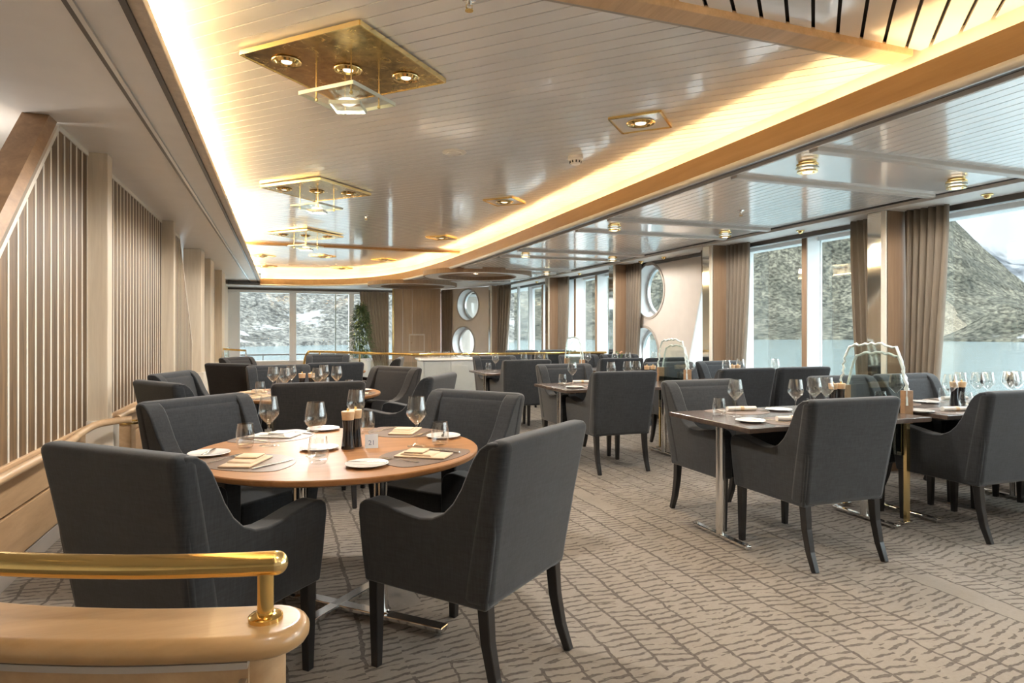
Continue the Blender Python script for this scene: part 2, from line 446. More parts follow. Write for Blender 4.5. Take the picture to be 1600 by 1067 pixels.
# aisle ceiling --------------------------------------------------------
aisle = setting('ceiling_aisle', (0, 0, ZA))
inner_edge = offset_path(FPs, .19)
def xin(y):
    for a, b in zip(inner_edge, inner_edge[1:]):
        if a[1] <= y <= b[1] and b[1] > a[1]: return a[0] + (b[0] - a[0]) * (y - a[1]) / (b[1] - a[1])
    return inner_edge[-1][0]
XE = 5.16
beams = [(.55, 1.30), (3.13, 3.88), (5.80, 6.55), (8.45, 9.20), (11.05, 11.75)]
def aisle_sec(y0, y1):
    pts = [(XE, y0), (XE, y1)]
    for k in range(7):
        yy_ = y1 + (y0 - y1) * k / 6
        pts.append((xin(yy_), yy_))
    return pts
prev = YB
for i, (a, b) in enumerate(beams):
    if prev > 0: planks(aisle, aisle_sec(prev, a), PI / 2, .09, .006, 0, th=.012)
    else: MB().prism(aisle_sec(prev, a), 0, .012).build('panel', 'white_lacquer', aisle)
    MB().prism(aisle_sec(a, b), -.005, .012).build('beam_panel', 'white_lacquer', aisle)
    for y in (a, b):
        MB().box(xin(y), XE, y - .035, y + .035, -.03, .012).build('crossbar', 'aisle_bar', aisle, bevel=.006)
    prev = b
planks(aisle, aisle_sec(prev, 14.4), PI / 2, .09, .006, 0, th=.012)
MB().prism([(XE, 14.4), (XE, YF), (-3, YF), (-3, 17.2)] + [p for p in inner_edge[::-1] if p[1] > 14.4], -.01, .012).build('panel', 'white_paint', aisle)
MB().box(2.95, 6.2, YB, YF, .06, .07).build('backing', 'dark_gap', aisle)
MB().box(XE, XE + .05, YB, 15, -.005, .06).build('slot', 'dark_gap', aisle)
MB().box(XE + .05, 5.62, YB, YF, -.035, .03).build('ledge', 'white_paint', aisle)
MB().box(5.60, 5.66, YB, YF, -.085, .03).build('curtain_rail', 'dark_bronze', aisle)
MB().box(5.66, 6.3, YB, YF, -.055, .03).build('window_head', 'window_white', aisle)
# round soffits near the far end
for (cx, cy, r) in ((3.62, 12.05, 1.06), (2.95, 15.2, 1.05)):
    dsf = setting('ceiling_drum', (cx, cy, 0))
    MB().lathe([(r, 2.36), (r, 2.45), (r - .03, 2.45), (r - .03, 2.36)], 48, closed=True).build('rim', 'wall_wood', dsf, smooth=40)
    MB().lathe([(r - .03, 2.365), (r - .03, 2.40), (r * .72, 2.40), (r * .72, 2.365)], 48, closed=True).build('ring_panel', 'white_paint', dsf, smooth=40)
    MB().lathe([(r * .72, 2.35), (r * .72, 2.43), (.01, 2.43), (.01, 2.42), (r * .70, 2.42), (r * .70, 2.35)], 48, closed=True).build('dish', 'wall_wood', dsf, smooth=40)

# ------------------------------------------------------------------ left partition
part = setting('wall_partition', (XL, 0, 0))
dado_z = [(0, .10), (.115, .36), (.375, .60)]
for i, (a, b) in enumerate(dado_z):
    for (y0, y1) in ((1.35, 5.29), (5.42, 8.27), (8.40, 12.6)):
        MB().box(-.05, .0 if i else -.008, y0, y1, a, b).build('board', 'oak_dado' if i else 'greige_bar', part, bevel=.004)
MB().box(-.12, -.045, 1.35, YF, 0, .62).build('core', 'oak_pale', part)
MB().box(-.12, .02, 1.35, 12.6, .60, .635).build('sill', 'oak_light', part, bevel=.006)
def slat_panel(y0, y1, diag=None):
    sp, sw = .125, .103
    n = int(round((y1 - y0) / sp))
    sp = (y1 - y0) / n
    for k in range(n):
        a = y0 + k * sp + .011; b = y0 + (k + 1) * sp - .011
        za = zb = ZS - .03
        if diag: za, zb = min(ZS - .03, diag(a)), min(ZS - .03, diag(b))
        if max(za, zb) < .7: continue
        za, zb = max(za, .64), max(zb, .64)
        MB().prism_x([(a, .635), (b, .635), (b, zb), (a, za)], -.035, .003).build('slat', 'oak_slat', part)
        MB().prism_x([(b + .001, .635), (b + .021, .635), (b + .021, zb), (b + .001, zb)], -.03, .006).build('strip', 'cream_trim', part)
def dn(y): return 2.57 - (4.66 - y) * 1.0 - .03
def df(y): return 2.57 - max(0, (y - 9.62)) * 1.12 - .03
slat_panel(2.75, 5.29, dn); slat_panel(5.42, 8.27); slat_panel(8.40, 11.3, df)
def strip_back(y0, y1, top):        # cream ground that shows between the slats
    ys = [y0 + (y1 - y0) * k / 24 for k in range(25)]
    MB().prism_x([(y0, .635), (y1, .635)] + [(y, max(.64, min(ZS, top(y)))) for y in ys[::-1]], -.05, -.02).build('backing', 'cream_trim', part)
strip_back(2.75, 5.29, dn); strip_back(5.42, 8.27, lambda y: ZS); strip_back(8.4, 11.3, df)
for (y0, y1) in ((4.66, 5.29), (5.42, 8.27), (8.40, 9.62)):
    MB().box(-.04, .012, y0, y1, ZS - .032, ZS).build('top_trim', 'cream_trim', part)
def bar_yz(y0, z0, y1, z1, w, x0, x1, nm, mat, off=0.0):
    d = Vector((y1 - y0, z1 - z0)).normalized(); nn = Vector((-d.y, d.x))
    p = [(y0 + nn.x * off, z0 + nn.y * off), (y1 + nn.x * off, z1 + nn.y * off), (y1 + nn.x * (off + w), z1 + nn.y * (off + w)), (y0 + nn.x * (off + w), z0 + nn.y * (off + w))]
    return MB().prism_x(p, x0, x1).build(nm, mat, part)
bar_yz(2.75, 2.57 - 1.91 - .03, 4.66, 2.54, .03, -.06, .012, 'diagonal_trim', 'cream_trim')
bar_yz(2.68, 2.57 - 1.91 - .06, 4.63, 2.555, .10, -.12, .015, 'diagonal_post', 'oak_post', .03)
bar_yz(9.62, 2.54, 11.3, 2.54 - 1.68 * 1.12, .03, -.06, .012, 'diagonal_trim', 'cream_trim')
for k, (y, d) in enumerate(((5.29, .13), (8.27, .13), (10.95, .45), (12.35, .6), (14.6, .7))):
    o = MB().box(-.12, .13, y, y + d, 0, ZS).build('pilaster', 'oak_column', part, bevel=.006)
    MB().box(-.10, .17, y - .025, y + d + .02, 0, .66).build('plinth', 'cream_trim', o, bevel=.005)
MB().box(-.12, 0, 12.95, YF, .6, ZS).build('infill', 'oak_pale', part)
# handrail fixed to the partition
hr = thing('handrail', 'round light oak handrail running along the slatted partition beside the front table', 'handrail', (XL, 0, 0))
MB().tube(smooth_path([(.055, 2.4, .60), (.055, 3, .60), (.055, 4.6, .605), (.06, 4.85, .625), (.12, 5.02, .665), (.24, 5.14, .675), (.30, 5.17, .675)], 5), .024, 12).build('rail', 'oak_light', hr, smooth=60)
for y in (2.7, 3.5, 4.3):
    MB().tube([(-.0, y, .57), (.05, y, .575), (.055, y, .59)], .008, 8).build('bracket', 'brass', hr, smooth=60)
rg = thing('ring_tray', 'small clear round tray with a brass rim beside the cream plinth', 'tray', (-1.09, 5.56, .60))
MB().lathe([(.095, .0), (.10, .005), (.10, .014), (.09, .014), (.088, .006)], 32, closed=True).build('rim', 'brass', rg, smooth=50)
MB().lathe([(.0, .002), (.089, .002), (.089, .007), (0, .007)], 32).build('dish', 'panel_glass', rg)
MB().box(-.09, .03, -.08, .08, -.59, 0).build('stand', 'oak_light', rg, bevel=.006)
# second handrail along middle panel
hr2 = thing('handrail', 'round light oak handrail below the middle slatted panel behind the rear chairs', 'handrail', (XL, 0, 0))
MB().tube([(.06, 5.9, .60), (.06, 8.1, .60)], .024, 12).build('rail', 'oak_light', hr2, smooth=60)
for y in (6.2, 7.6): MB().tube([(0, y, .57), (.05, y, .575), (.06, y, .59)], .008, 8).build('bracket', 'brass', hr2, smooth=60)

# ------------------------------------------------------------------ window side
PIL = [(-.75, -.55), (1.86, 2.06), (4.39, 4.60), (6.93, 7.14), (9.50, 9.72), (12.30, 12.52)]
XW = 5.25
wall_r = setting('wall_right', (0, 0, 0))
MB().box(5.72, 6.05, YB, 14.9, 0, .56).build('sill_wall', 'panel_beige', wall_r)
MB().box(5.60, 5.95, YB, 14.9, .56, .60).build('sill', 'window_white', wall_r, bevel=.005)
plabel = {2: 'tall mirrored pillar between taupe curtains nearest the right edge', 3: 'tall mirrored pillar right of the big round windows',
          4: 'tall mirrored pillar left of the big round windows', 5: 'slim mirrored pillar between the two farthest side windows'}
for k, (a, b) in enumerate(PIL):
    p = thing('pillar', plabel.get(k, 'mirrored pillar by the windows beside the camera'), 'pillar', (XW, a, 0), 0, 'pillars along the windows')
    w = b - a
    MB().box(.012, .35, 0, w, 0, ZA - .036).build('body', 'wall_wood', p)
    MB().box(0, .014, .05, w - .012, .02, ZA - .04).build('mirror_strip', 'mirror', p)
    MB().box(-.004, .02, 0, .05, .0, ZA - .038).build('edge_trim', 'cream_trim', p)
    MB().box(.35, .70, w * .2, w * .8, .60, ZA - .056).build('outer_post', 'window_white', p)
def window(i, y0, y1, mull):
    w = setting('window_%d' % i, (5.9, 0, 0))
    MB().box(-.03, .03, y0, y0 + .05, .60, 2.40).build('frame', 'window_white', w)
    MB().box(-.03, .03, y1 - .05, y1, .60, 2.40).build('frame', 'window_white', w)
    MB().box(-.03, .03, y0 + .05, y1 - .05, .60, .65).build('frame', 'window_white', w)
    MB().box(-.03, .03, y0 + .05, y1 - .05, 2.35, 2.40).build('frame', 'window_white', w)
    e = [y0 + .05] + mull + [y1 - .05]
    for m in mull:
        o = MB().box(-.19, .03, m - .035, m + .035, .60, 2.40).build('mullion', 'window_white', w)
        MB().box(-.205, -.19, m - .036, m + .036, .60, 2.40).build('cladding', 'wall_wood', o)
    for q in range(len(e) - 1):
        MB().box(-.006, .006, e[q] + (.035 if q else 0), e[q + 1] - (.035 if q < len(e) - 2 else 0), .65, 2.35).build('pane', 'window_glass', w)
window(1, -.65, 1.96, [.65]); window(2, 1.96, 4.50, [3.2]); window(3, 4.50, 7.04, [5.83]); window(4, 9.60, 12.40, [11.05, 12.0])
window(5, 12.42, 14.85, [13.75])
window(6, -4.0, -.65, [-2.3])
# round-window panels
def round_panel(idx, A, B, z0, z1, circles, near_slant, depth=.30, mat='panel_beige'):
    """vertical panel from A to B (xy, near to far), circular openings, reveal, ring and pane"""
    A = Vector((*A, 0)); B = Vector((*B, 0)); L = (B - A).length; d = (B - A).normalized(); nrm = Vector((d.y, -d.x, 0))  # outwards
    w = setting('window_%d' % idx, A)
    def P(s_, z, o_=0): return tuple(d * s_ + nrm * o_ + Vector((0, 0, z)))
    bm = bmesh.new()
    def loop(pts): 
        vs_ = [bm.verts.new(p) for p in pts]
        return [bm.edges.new((vs_[k], vs_[(k + 1) % len(vs_)])) for k in range(len(vs_))]
    es = loop([P(near_slant[0], z0), P(L, z0), P(L, z1), P(near_slant[1], z1)])
    for (s_, z, r) in circles:
        es += loop([P(s_ + r * math.cos(2 * PI * k / 40), z + r * math.sin(2 * PI * k / 40)) for k in range(40)])
    bmesh.ops.triangle_fill(bm, use_beauty=True, edges=es, normal=nrm)
    r_ = bmesh.ops.extrude_face_region(bm, geom=list(bm.faces))
    bmesh.ops.translate(bm, verts=[g for g in r_['geom'] if isinstance(g, bmesh.types.BMVert)], vec=nrm * .02)
    bmesh.ops.recalc_face_normals(bm, faces=bm.faces)
    me = bpy.data.meshes.new('panel'); bm.to_mesh(me); bm.free(); me.materials.append(M[mat]); obj('panel', me, w)
    for (s_, z, r) in circles:
        n = 40; mb = MB()
        def ringpts(rr, o_): return [P(s_ + rr * math.cos(2 * PI * k / n), z + rr * math.sin(2 * PI * k / n), o_) for k in range(n)]
        def ring(mb, prof):
            v = [];  k_ = len(prof)
            for rr, o_ in prof: v += ringpts(rr, o_)
            f = []
            for q in range(k_):
                q2 = (q + 1) % k_
                f += [(q * n + k, q * n + (k + 1) % n, q2 * n + (k + 1) % n, q2 * n + k) for k in range(n)]
            return mb.add(v, f)
        ring(MB(), [(r + .035, -.012), (r + .035, .0), (r - .002, .0), (r - .002, -.012)]).build('trim_ring', 'greige_bar', w, smooth=40)
        ring(MB(), [(r - .002, 0), (r - .002, depth), (r + .03, depth), (r + .03, .02)]).build('reveal', 'window_white', w, smooth=40)
        ring(MB(), [(r * .98, depth * .72), (r * .98, depth * .9), (r * .86, depth * .9), (r * .86, depth * .72)]).build('frame', 'satin_metal', w, smooth=40)
        MB().add(ringpts(r * .87, depth * .8) + ringpts(r * .87, depth * .82), [tuple(range(n)), tuple(range(n, 2 * n))[::-1]] + [(k, (k + 1) % n, n + (k + 1) % n, n + k) for k in range(n)]).build('pane', 'window_glass', w)
    return w
rp = round_panel(7, (5.60, 7.14), (5.60, 9.55), .0, 2.36, [(1.86, 1.95, .425), (2.02, .93, .425)], (1.05, .35), .28)
MB().add([(.02, 1.05, 0), (.02, .35, 2.36), (.36, .35, 2.36), (.36, 1.05, 0), (.02, 1.09, 0), (.02, .39, 2.36), (.36, .39, 2.36), (.36, 1.09, 0)],
         [(0, 1, 2, 3), (7, 6, 5, 4), (0, 4, 5, 1), (1, 5, 6, 2), (2, 6, 7, 3), (3, 7, 4, 0)]).build('slanted_reveal', 'window_white', rp)
MB().add([(.30, -.04, .6), (.30, .87, .6), (.30, .35, 2.36), (.30, -.04, 2.36), (.31, -.04, .6), (.31, .87, .6), (.31, .35, 2.36), (.31, -.04, 2.36)],
         [(0, 1, 2, 3), (7, 6, 5, 4), (0, 4, 5, 1), (1, 5, 6, 2), (2, 6, 7, 3), (3, 7, 4, 0)]).build('side_pane', 'window_glass', rp)

# far corner: diagonal round-window panel, timber wall, far window wall
A0, B0 = (5.12, 15.05), (4.10, 17.0)
p = thing('pillar', 'slim mirrored pillar beside the small far round windows', 'pillar', (4.82, 14.9, 0), 0, 'pillars along the windows')
MB().box(.012, .4, 0, .22, 0, 2.41).build('body', 'wall_wood', p)
MB().box(0, .014, .05, .2, .02, 2.41).build('mirror_strip', 'mirror', p)
MB().box(-.004, .02, 0, .05, 0, 2.41).build('edge_trim', 'cream_trim', p)
wc = setting('window_10', (5.2, 14.88, 0))
MB().box(-.1, .9, 0, .12, 0, .60).build('sill_wall', 'panel_beige', wc)
for a_, b_ in ((-.02, .08), (.33, .37), (.62, .72)): MB().box(a_, b_, 0, .10, .60, 2.42).build('frame', 'window_white', wc)
for a_, b_ in ((.08, .33), (.37, .62)): MB().box(a_, b_, .045, .055, .60, 2.42).build('pane', 'window_glass', wc)
round_panel(8, A0, B0, 0, 2.42, [(1.18, 1.98, .40), (1.36, .98, .42)], (0, 0), .3)
tw = setting('wall_timber', (2.78, 17.05, 0))
for k in range(5):
    MB().box(k * .26 + .004, (k + 1) * .26 - .004, 0, .05, 0, 2.44).build('panel', 'timber_panel', tw, bevel=.003)
MB().box(-.02, .02, -.03, .02, 0, 2.44).build('edge_trim', 'bright_brass', tw)
h = MB().box(.42, .86, -.014, 0, .72, 1.22).build('hatch_frame', 'oak_pale', tw)
MB().box(.46, .82, -.02, -.012, .76, 1.18).build('hatch_door', 'timber_panel', h); MB().lathe([(0, 0), (.012, 0), (.012, .02), (0, .02)], 10, (.49, -.03, .97)).build('knob', 'brass', h)
wf = setting('wall_far', (0, YF, 0))
MB().box(-1.5, 4.4, 0, .2, 0, .5).build('sill_wall', 'panel_beige', wf)
MB().box(-3.2, 6.3, -.05, .2, 2.30, 2.6).build('head', 'window_white', wf)
MB().box(-3.2, 6.3, -.07, -.05, 2.37, 2.42).build('head_strip', 'dark_bronze', wf)
MB().box(4.3, 6.3, .0, .1, 0, 2.6).build('infill', 'panel_beige', wf)
wn_ = setting('window_9', (0, YF + .1, 0))
xs = [-1.33, .28, 1.82, 3.2]
MB().box(-1.40, -1.02, -.05, .05, .5, 2.3).build('frame', 'window_white', wn_)
MB().box(3.2, 4.3, -.05, .05, .5, 2.4).build('frame', 'window_white', wn_)
for x, w_ in ((.28, .17), (1.80, .13)):
    o = MB().box(x - w_ / 2, x + w_ / 2, -.14, .05, .5, 2.3).build('mullion', 'window_white', wn_)
MB().prism_x([(0, .5), (.04, .5), (.04, 2.3), (0, 2.3)], 0, .03).build('stay', 'satin_metal', wn_, loc=(1.38, .1, 0))
for a, b in ((-1.02, .20), (.37, 1.74), (1.87, 3.2)):
    MB().box(a, b, -.006, .006, .5, 2.3).build('pane', 'window_glass', wn_)
MB().box(-1.02, 3.2, -.05, .05, .46, .52).build('frame', 'window_white', wn_)

# curtains ------------------------------------------------------------
def curtain(label, P0, P1t, P1b, z0, z1, folds, amp=.035, P0b=None, group='taupe curtains at the windows'):
    """sheet hanging from P0..P1t at the top, gathered to P0b..P1b at the bottom"""
    P0 = Vector(P0); P1t = Vector(P1t); P1b = Vector(P1b); P0b = Vector(P0b) if P0b else P0
    nu, nv = folds * 8, 14
    base = P0.copy(); mb = MB(); v = []
    dirn = (P1t - P0).normalized(); nn = Vector((-dirn.y, dirn.x))
    for j in range(nv + 1):
        t_ = j / nv; e = t_ ** 1.3
        a = P0.lerp(P0b, e); b = P1t.lerp(P1b, e)
        for i in range(nu + 1):
            s_ = i / nu
            q = a.lerp(b, s_) + nn * amp * (1 + .35 * e) * (math.sin(s_ * folds * 2 * PI + .6 * math.sin(3 * t_)) + .25 * math.sin(s_ * folds * 4.3 * PI + t_))
            v.append((q.x - base.x, q.y - base.y, z1 + (z0 - z1) * t_))
    f = [(j * (nu + 1) + i, j * (nu + 1) + i + 1, (j + 1) * (nu + 1) + i + 1, (j + 1) * (nu + 1) + i) for j in range(nv) for i in range(nu)]
    o = MB().add(v, f).build('curtain', 'curtain_cloth', smooth=180, fix=False)
    o.location = (base.x, base.y, 0)
    md = o.modifiers.new('thickness', 'SOLIDIFY'); md.thickness = .006
    return tag(o, label, 'curtain', group)
zc0, zc1 = .05, ZA - .037
names = {2: 'the pillar nearest the right edge', 3: 'the pillar right of the big round windows', 4: 'the pillar left of the big round windows', 5: 'the slim pillar between the far side windows'}
for k, (a, b) in enumerate(PIL):
    if k < 2: continue
    nm = names[k]
    # near side (right in the photo)
    curtain('taupe pleated curtain hanging on the right of ' + nm, (5.46, a - .02), (5.52, a - .40), (5.50, a - .24), zc0, zc1, 6)
    curtain('taupe pleated curtain hanging on the left of ' + nm, (5.46, b + .02), (5.50, b + (.42 if k != 3 else .34)), (5.50, b + (.26 if k != 3 else .12)), zc0, zc1, 5)
curtain('narrow taupe curtain right of the slim pillar by the small round windows', (4.95, 14.86), (5.2, 14.5), (5.1, 14.75), zc0, zc1, 5)
curtain('taupe curtain sweeping across the corner of the far window behind the plant', (2.74, 17.5), (1.98, 17.62), (2.44, 17.6), zc0, 2.36, 8)
curtain('narrow taupe curtain between timber wall and small round windows', (4.05, 16.9), (4.28, 16.60), (4.25, 16.66), zc0, 2.4, 4, .02)

# ------------------------------------------------------------------ foreground parapet with brass rail
def cam_pt(xr, d): return (xr * math.cos(YAW) + d * math.sin(YAW), d * math.cos(YAW) - xr * math.sin(YAW))
cl = [cam_pt(x, y) for x, y in ((-1.75, 1.36), (-1.3, 1.14), (-1.0, 1.045), (-.8, 1.0), (-.6, .985), (-.45, .992), (-.385, 1.0))]
pc = [(p.x, p.y) for p in smooth_path([(x, y, 0) for x, y in cl], 6)]
par = thing('parapet', 'curved light oak parapet wall with rounded cap in the bottom left corner', 'parapet', (cl[-1][0], cl[-1][1], 0))
ox, oy = cl[-1]
loc = [(x - ox, y - oy) for x, y in pc]
hw = .066
lft = offset_path(loc, -hw); rgt = offset_path(loc, hw)
ea = math.atan2(loc[-1][1] - loc[-2][1], loc[-1][0] - loc[-2][0])
endcap = [(loc[-1][0] + hw * math.cos(ea + PI / 2 - PI * k / 12), loc[-1][1] + hw * math.sin(ea + PI / 2 - PI * k / 12)) for k in range(1, 12)]
capo = MB().prism(lft + endcap + rgt[::-1], .812, .85).build('cap', 'oak_cap', par, smooth=50, bevel=.017, seg=4, wn=True)
iw = .05
li = offset_path(loc[:-2], -iw); ri = offset_path(loc[:-2], iw)
MB().prism(li + ri[::-1], 0, .804).build('panel', 'oak_dado', par)
li2 = offset_path(loc[:-2], -iw - .004); ri2 = offset_path(loc[:-2], iw + .006)
MB().prism(li2 + ri2[::-1], .802, .812).build('grey_strip', 'greige_bar', par)  # narrow grey-brown strip between cap and panel
MB().lathe([(0, 0), (.042, 0), (.042, .812), (0, .812)], 20, (loc[-1][0] - .012, loc[-1][1] + .004, 0)).build('end_post', 'oak_dado', par, smooth=50)
ex, ey = loc[-4]
fr_ = offset_path(loc[-5:-2], iw + .007)
MB().sweep([(p[0], p[1], 0) for p in fr_[1:]], [(-.002, .0), (.010, .0), (.010, .788), (-.002, .788)]).build('metal_edge', 'satin_metal', par)
MB().tube([(p[0], p[1], .937) for p in loc] + [(loc[-1][0] + .016 * math.cos(ea), loc[-1][1] + .016 * math.sin(ea), .937)], .0185, 16).build('brass_rail', 'brass', par, smooth=60)
tip = (loc[-1][0] + .016 * math.cos(ea), loc[-1][1] + .016 * math.sin(ea), .937)
MB().lathe([(.0185 * math.sin(a), -.0185 * math.cos(a)) for a in [PI * k / 10 for k in range(11)]], 16, tip).build('rail_end', 'bright_brass', par, smooth=60)
po = MB().lathe([(.0, .85), (.026, .85), (.026, .856), (.022, .859), (.0125, .860), (.0125, .925), (0, .925)], 20, (loc[-1][0] - .0, loc[-1][1], 0)).build('rail_post', 'brass', par, smooth=40)

# ------------------------------------------------------------------ chairs
def flare(co):
    k = max(0, (co.z - .34) / .6)
    co.x *= (1 + .13 * k) * 1.13; co.y *= 1.06
    return co
side_prof = [(-.245, .34), (.285, .34), (.297, .45), (.305, .60), (.298, .638), (.275, .655), (.24, .659), (.16, .648), (.08, .632), (.02, .626), (-.035, .634), (-.085, .660), (-.125, .700),
             (-.16, .755), (-.188, .815), (-.212, .865), (-.238, .902), (-.27, .925), (-.305, .93), (-.318, .915), (-.31, .86), (-.285, .60)]
def chair_meshes(fab):
    m = {}
    for s in (-1, 1):
        m['arm%d' % s] = MB().prism_x(side_prof, s * .178, s * .255).mesh('arm', fab, 45, .017, 3, flare)
    def rear(z): return -.255 - .095 * ((z - .34) / .6) ** 1.15
    zs = [.34, .45, .60, .75, .88, .935]
    prof = [(rear(z), z) for z in zs] + [(rear(z) + .085 + .03 * (1 - (z - .34) / .6), z) for z in zs[::-1]]
    m['back'] = MB().prism_x(prof, -.258, .258).mesh('backrest', fab, 45, .034, 4, flare)
    m['cushion'] = MB().prism_x([(-.22, .40), (-.15, .47), (-.165, .60), (-.20, .75), (-.235, .87), (-.262, .90), (-.275, .75), (-.245, .5)], -.19, .19).mesh('back_cushion', fab, 45, .015, 3, flare)
    m['seat'] = MB().box(-.185, .185, -.22, .292, .345, .465).mesh('seat', fab, 45, .018, 3, lambda co: Vector((co.x * 1.13, co.y * 1.06, co.z)))
    def leg(s, front):
        if front: path = [(s * .222, .262, .345), (s * .222, .262, .17), (s * .222, .262, 0)]; rad = [1.05, .92, .74]
        else: path = [(s * .222, -.222, .345), (s * .222, -.232, .22), (s * .222, -.256, .10), (s * .222, -.292, 0)]; rad = [1.05, .95, .85, .72]
        w = .021
        return MB().sweep(path, [(-w, -w), (w, -w), (w, w), (-w, w)], rad=rad, up=Vector((0, 1, 0))).mesh('leg', 'black_wood', None, .003, 1, lambda co: Vector((co.x + (.028 if co.x > 0 else -.028), co.y * 1.05, co.z)))
    m['legs'] = [leg(s, f) for s in (-1, 1) for f in (True, False)]
    return m
def make_chair(fab):
    ms = chair_meshes(fab)
    def mk():
        t_ = thing('dining_armchair', '', 'chair')
        obj('backrest', ms['back'], t_, True); obj('arm', ms['arm-1'], t_, True); obj('arm', ms['arm1'], t_, True)
        obj('seat', ms['seat'], t_, True); obj('back_cushion', ms['cushion'], t_, True)
        for l in ms['legs']: obj('leg', l, t_)
        return t_
    return mk
chair_c = Proto(make_chair('charcoal_fabric')); chair_b = Proto(make_chair('brown_fabric'))
def face(x, y, tx, ty): return math.atan2(ty - y, tx - x) - PI / 2
def put_chair(x, y, target, label, group, brown=False, ang=None):
    rz = face(x, y, *target) if ang is None else ang
    return (chair_b if brown else chair_c).put((x, y, 0), rz, label, group)

T1 = (.25, 3.09)
g1 = 'armchairs around the front round table'
put_chair(-.275, 2.55, (.30, 3.16), 'charcoal fabric armchair behind the brass rail at the front round table', g1)
put_chair(.715, 2.46, (.20, 3.10), 'charcoal fabric armchair with its back to the camera, in front of the round table', g1)
put_chair(-.235, 3.70, (.30, 3.10), 'charcoal fabric armchair at the left back of the front round table', g1)
put_chair(.875, 3.55, (.26, 3.05), 'dark fabric armchair at the right back of the front round table', g1)
T2 = (.2, 5.95)
g2 = 'armchairs around the second round table'
put_chair(.24, 5.10, T2, 'dark fabric armchair seen squarely from behind, behind the black pepper mills', g2, True)
put_chair(-.58, 5.42, T2, 'charcoal armchair at the second round table, nearest the slatted wall', g2)
put_chair(-.62, 6.27, T2, 'charcoal armchair beside the slatted wall, half hidden by the one in front', g2)
put_chair(.02, 7.02, T2, 'charcoal armchair on the far side of the second round table, behind the wine glasses', g2)
put_chair(.86, 6.42, T2, 'dark brown armchair facing the camera at the right of the second round table', g2, True)
put_chair(1.0, 5.46, (.1, 6.05), 'dark armchair seen from its side, right of the second round table', g2)
T3 = (.45, 9.1)
g3 = 'armchairs around the third round table'
put_chair(-.36, 8.12, T3, 'black armchair with its back turned, third along the slatted wall', g3, True)
put_chair(.56, 8.0, T3, 'charcoal armchair seen from behind below the far window mullion', g3)
put_chair(1.22, 8.9, T3, 'dark armchair seen from its side near the potted plant', g3, True)
put_chair(-.34, 9.62, T3, 'dark brown armchair by the partition near the far window', g3, True)
put_chair(.62, 10.0, T3, 'black armchair below the sloping end of the brass railing', g3)
ROW = 2.47
rown = ['front', 'second', 'third', 'farthest']
for k in range(4):
    dy = ROW * k; g = 'armchairs at the window-side tables'
    rn = rown[k]
    if k < 3: put_chair(2.945, 2.985 + dy, None, 'charcoal armchair with its back to the camera at the %s aisle-side table' % rn, g, ang=0)
    if k < 3: put_chair(2.95, 3.72 + dy, None, 'charcoal armchair facing the camera at the %s aisle-side table' % rn, g, ang=PI)
    put_chair(4.31, 2.985 + dy, None, 'charcoal armchair with its back to the camera at the %s window table, aisle end' % rn, g, ang=0)
    put_chair(5.02, 2.985 + dy, None, 'charcoal armchair with its back to the camera at the %s window table, window end' % rn, g, ang=0)
    put_chair(4.32, 3.72 + dy, None, 'charcoal armchair facing the camera at the %s window table, aisle end' % rn, g, ang=PI)
    put_chair(5.03, 3.72 + dy, None, 'charcoal armchair facing the camera at the %s window table, window end' % rn, g, ang=PI)

# ------------------------------------------------------------------ tables
TZ = .75
def make_round_table():
    t_ = thing('round_table', '', 'table')
    R = .65
    top = MB().lathe([(0, TZ - .032), (R - .03, TZ - .032), (R - .004, TZ - .022), (R, TZ - .012), (R, TZ - .004), (R - .004, TZ), (0, TZ)], 72).build('tabletop', 'table_oak', t_, smooth=35)
    c45 = math.cos(PI / 4)
    for s in (-1, 1):
        MB().sweep([(-.58 * c45, s * .58 * c45, 0), (.58 * c45, -s * .58 * c45, 0)], [(-.03, .012 + (.004 if s < 0 else 0)), (.03, .012), (.03, .034), (-.03, .034)]).build('foot_bar', 'chrome', t_, bevel=.004)
    for q in (-1, 1):
        for s in (-1, 1):
            MB().lathe([(0, 0), (.014, 0), (.014, .018), (0, .018)], 10, (.55 * c45 * s, .55 * c45 * q, 0)).build('glide', 'steel', t_)
    for s in (-1, 1):
        MB().lathe([(.0, .03), (.045, .03), (.045, .034), (.032, .04), (.032, .70), (.07, .705), (.07, .718), (0, .718)], 24, (.24 * c45 * s, -.24 * c45 * s, 0)).build('column', 'chrome', t_, smooth=40)
    return t_
rt = Proto(make_round_table)
gt = 'round oak dining tables'
rt.put((*T1, 0), 0, 'large round oak dining table in the foreground laid for four', gt)
rt.put((*T2, 0), .1, 'round oak dining table behind the front one, mostly hidden by chairs', gt)
rt.put((*T3, 0), .2, 'round oak dining table farthest back, below the far windows', gt)
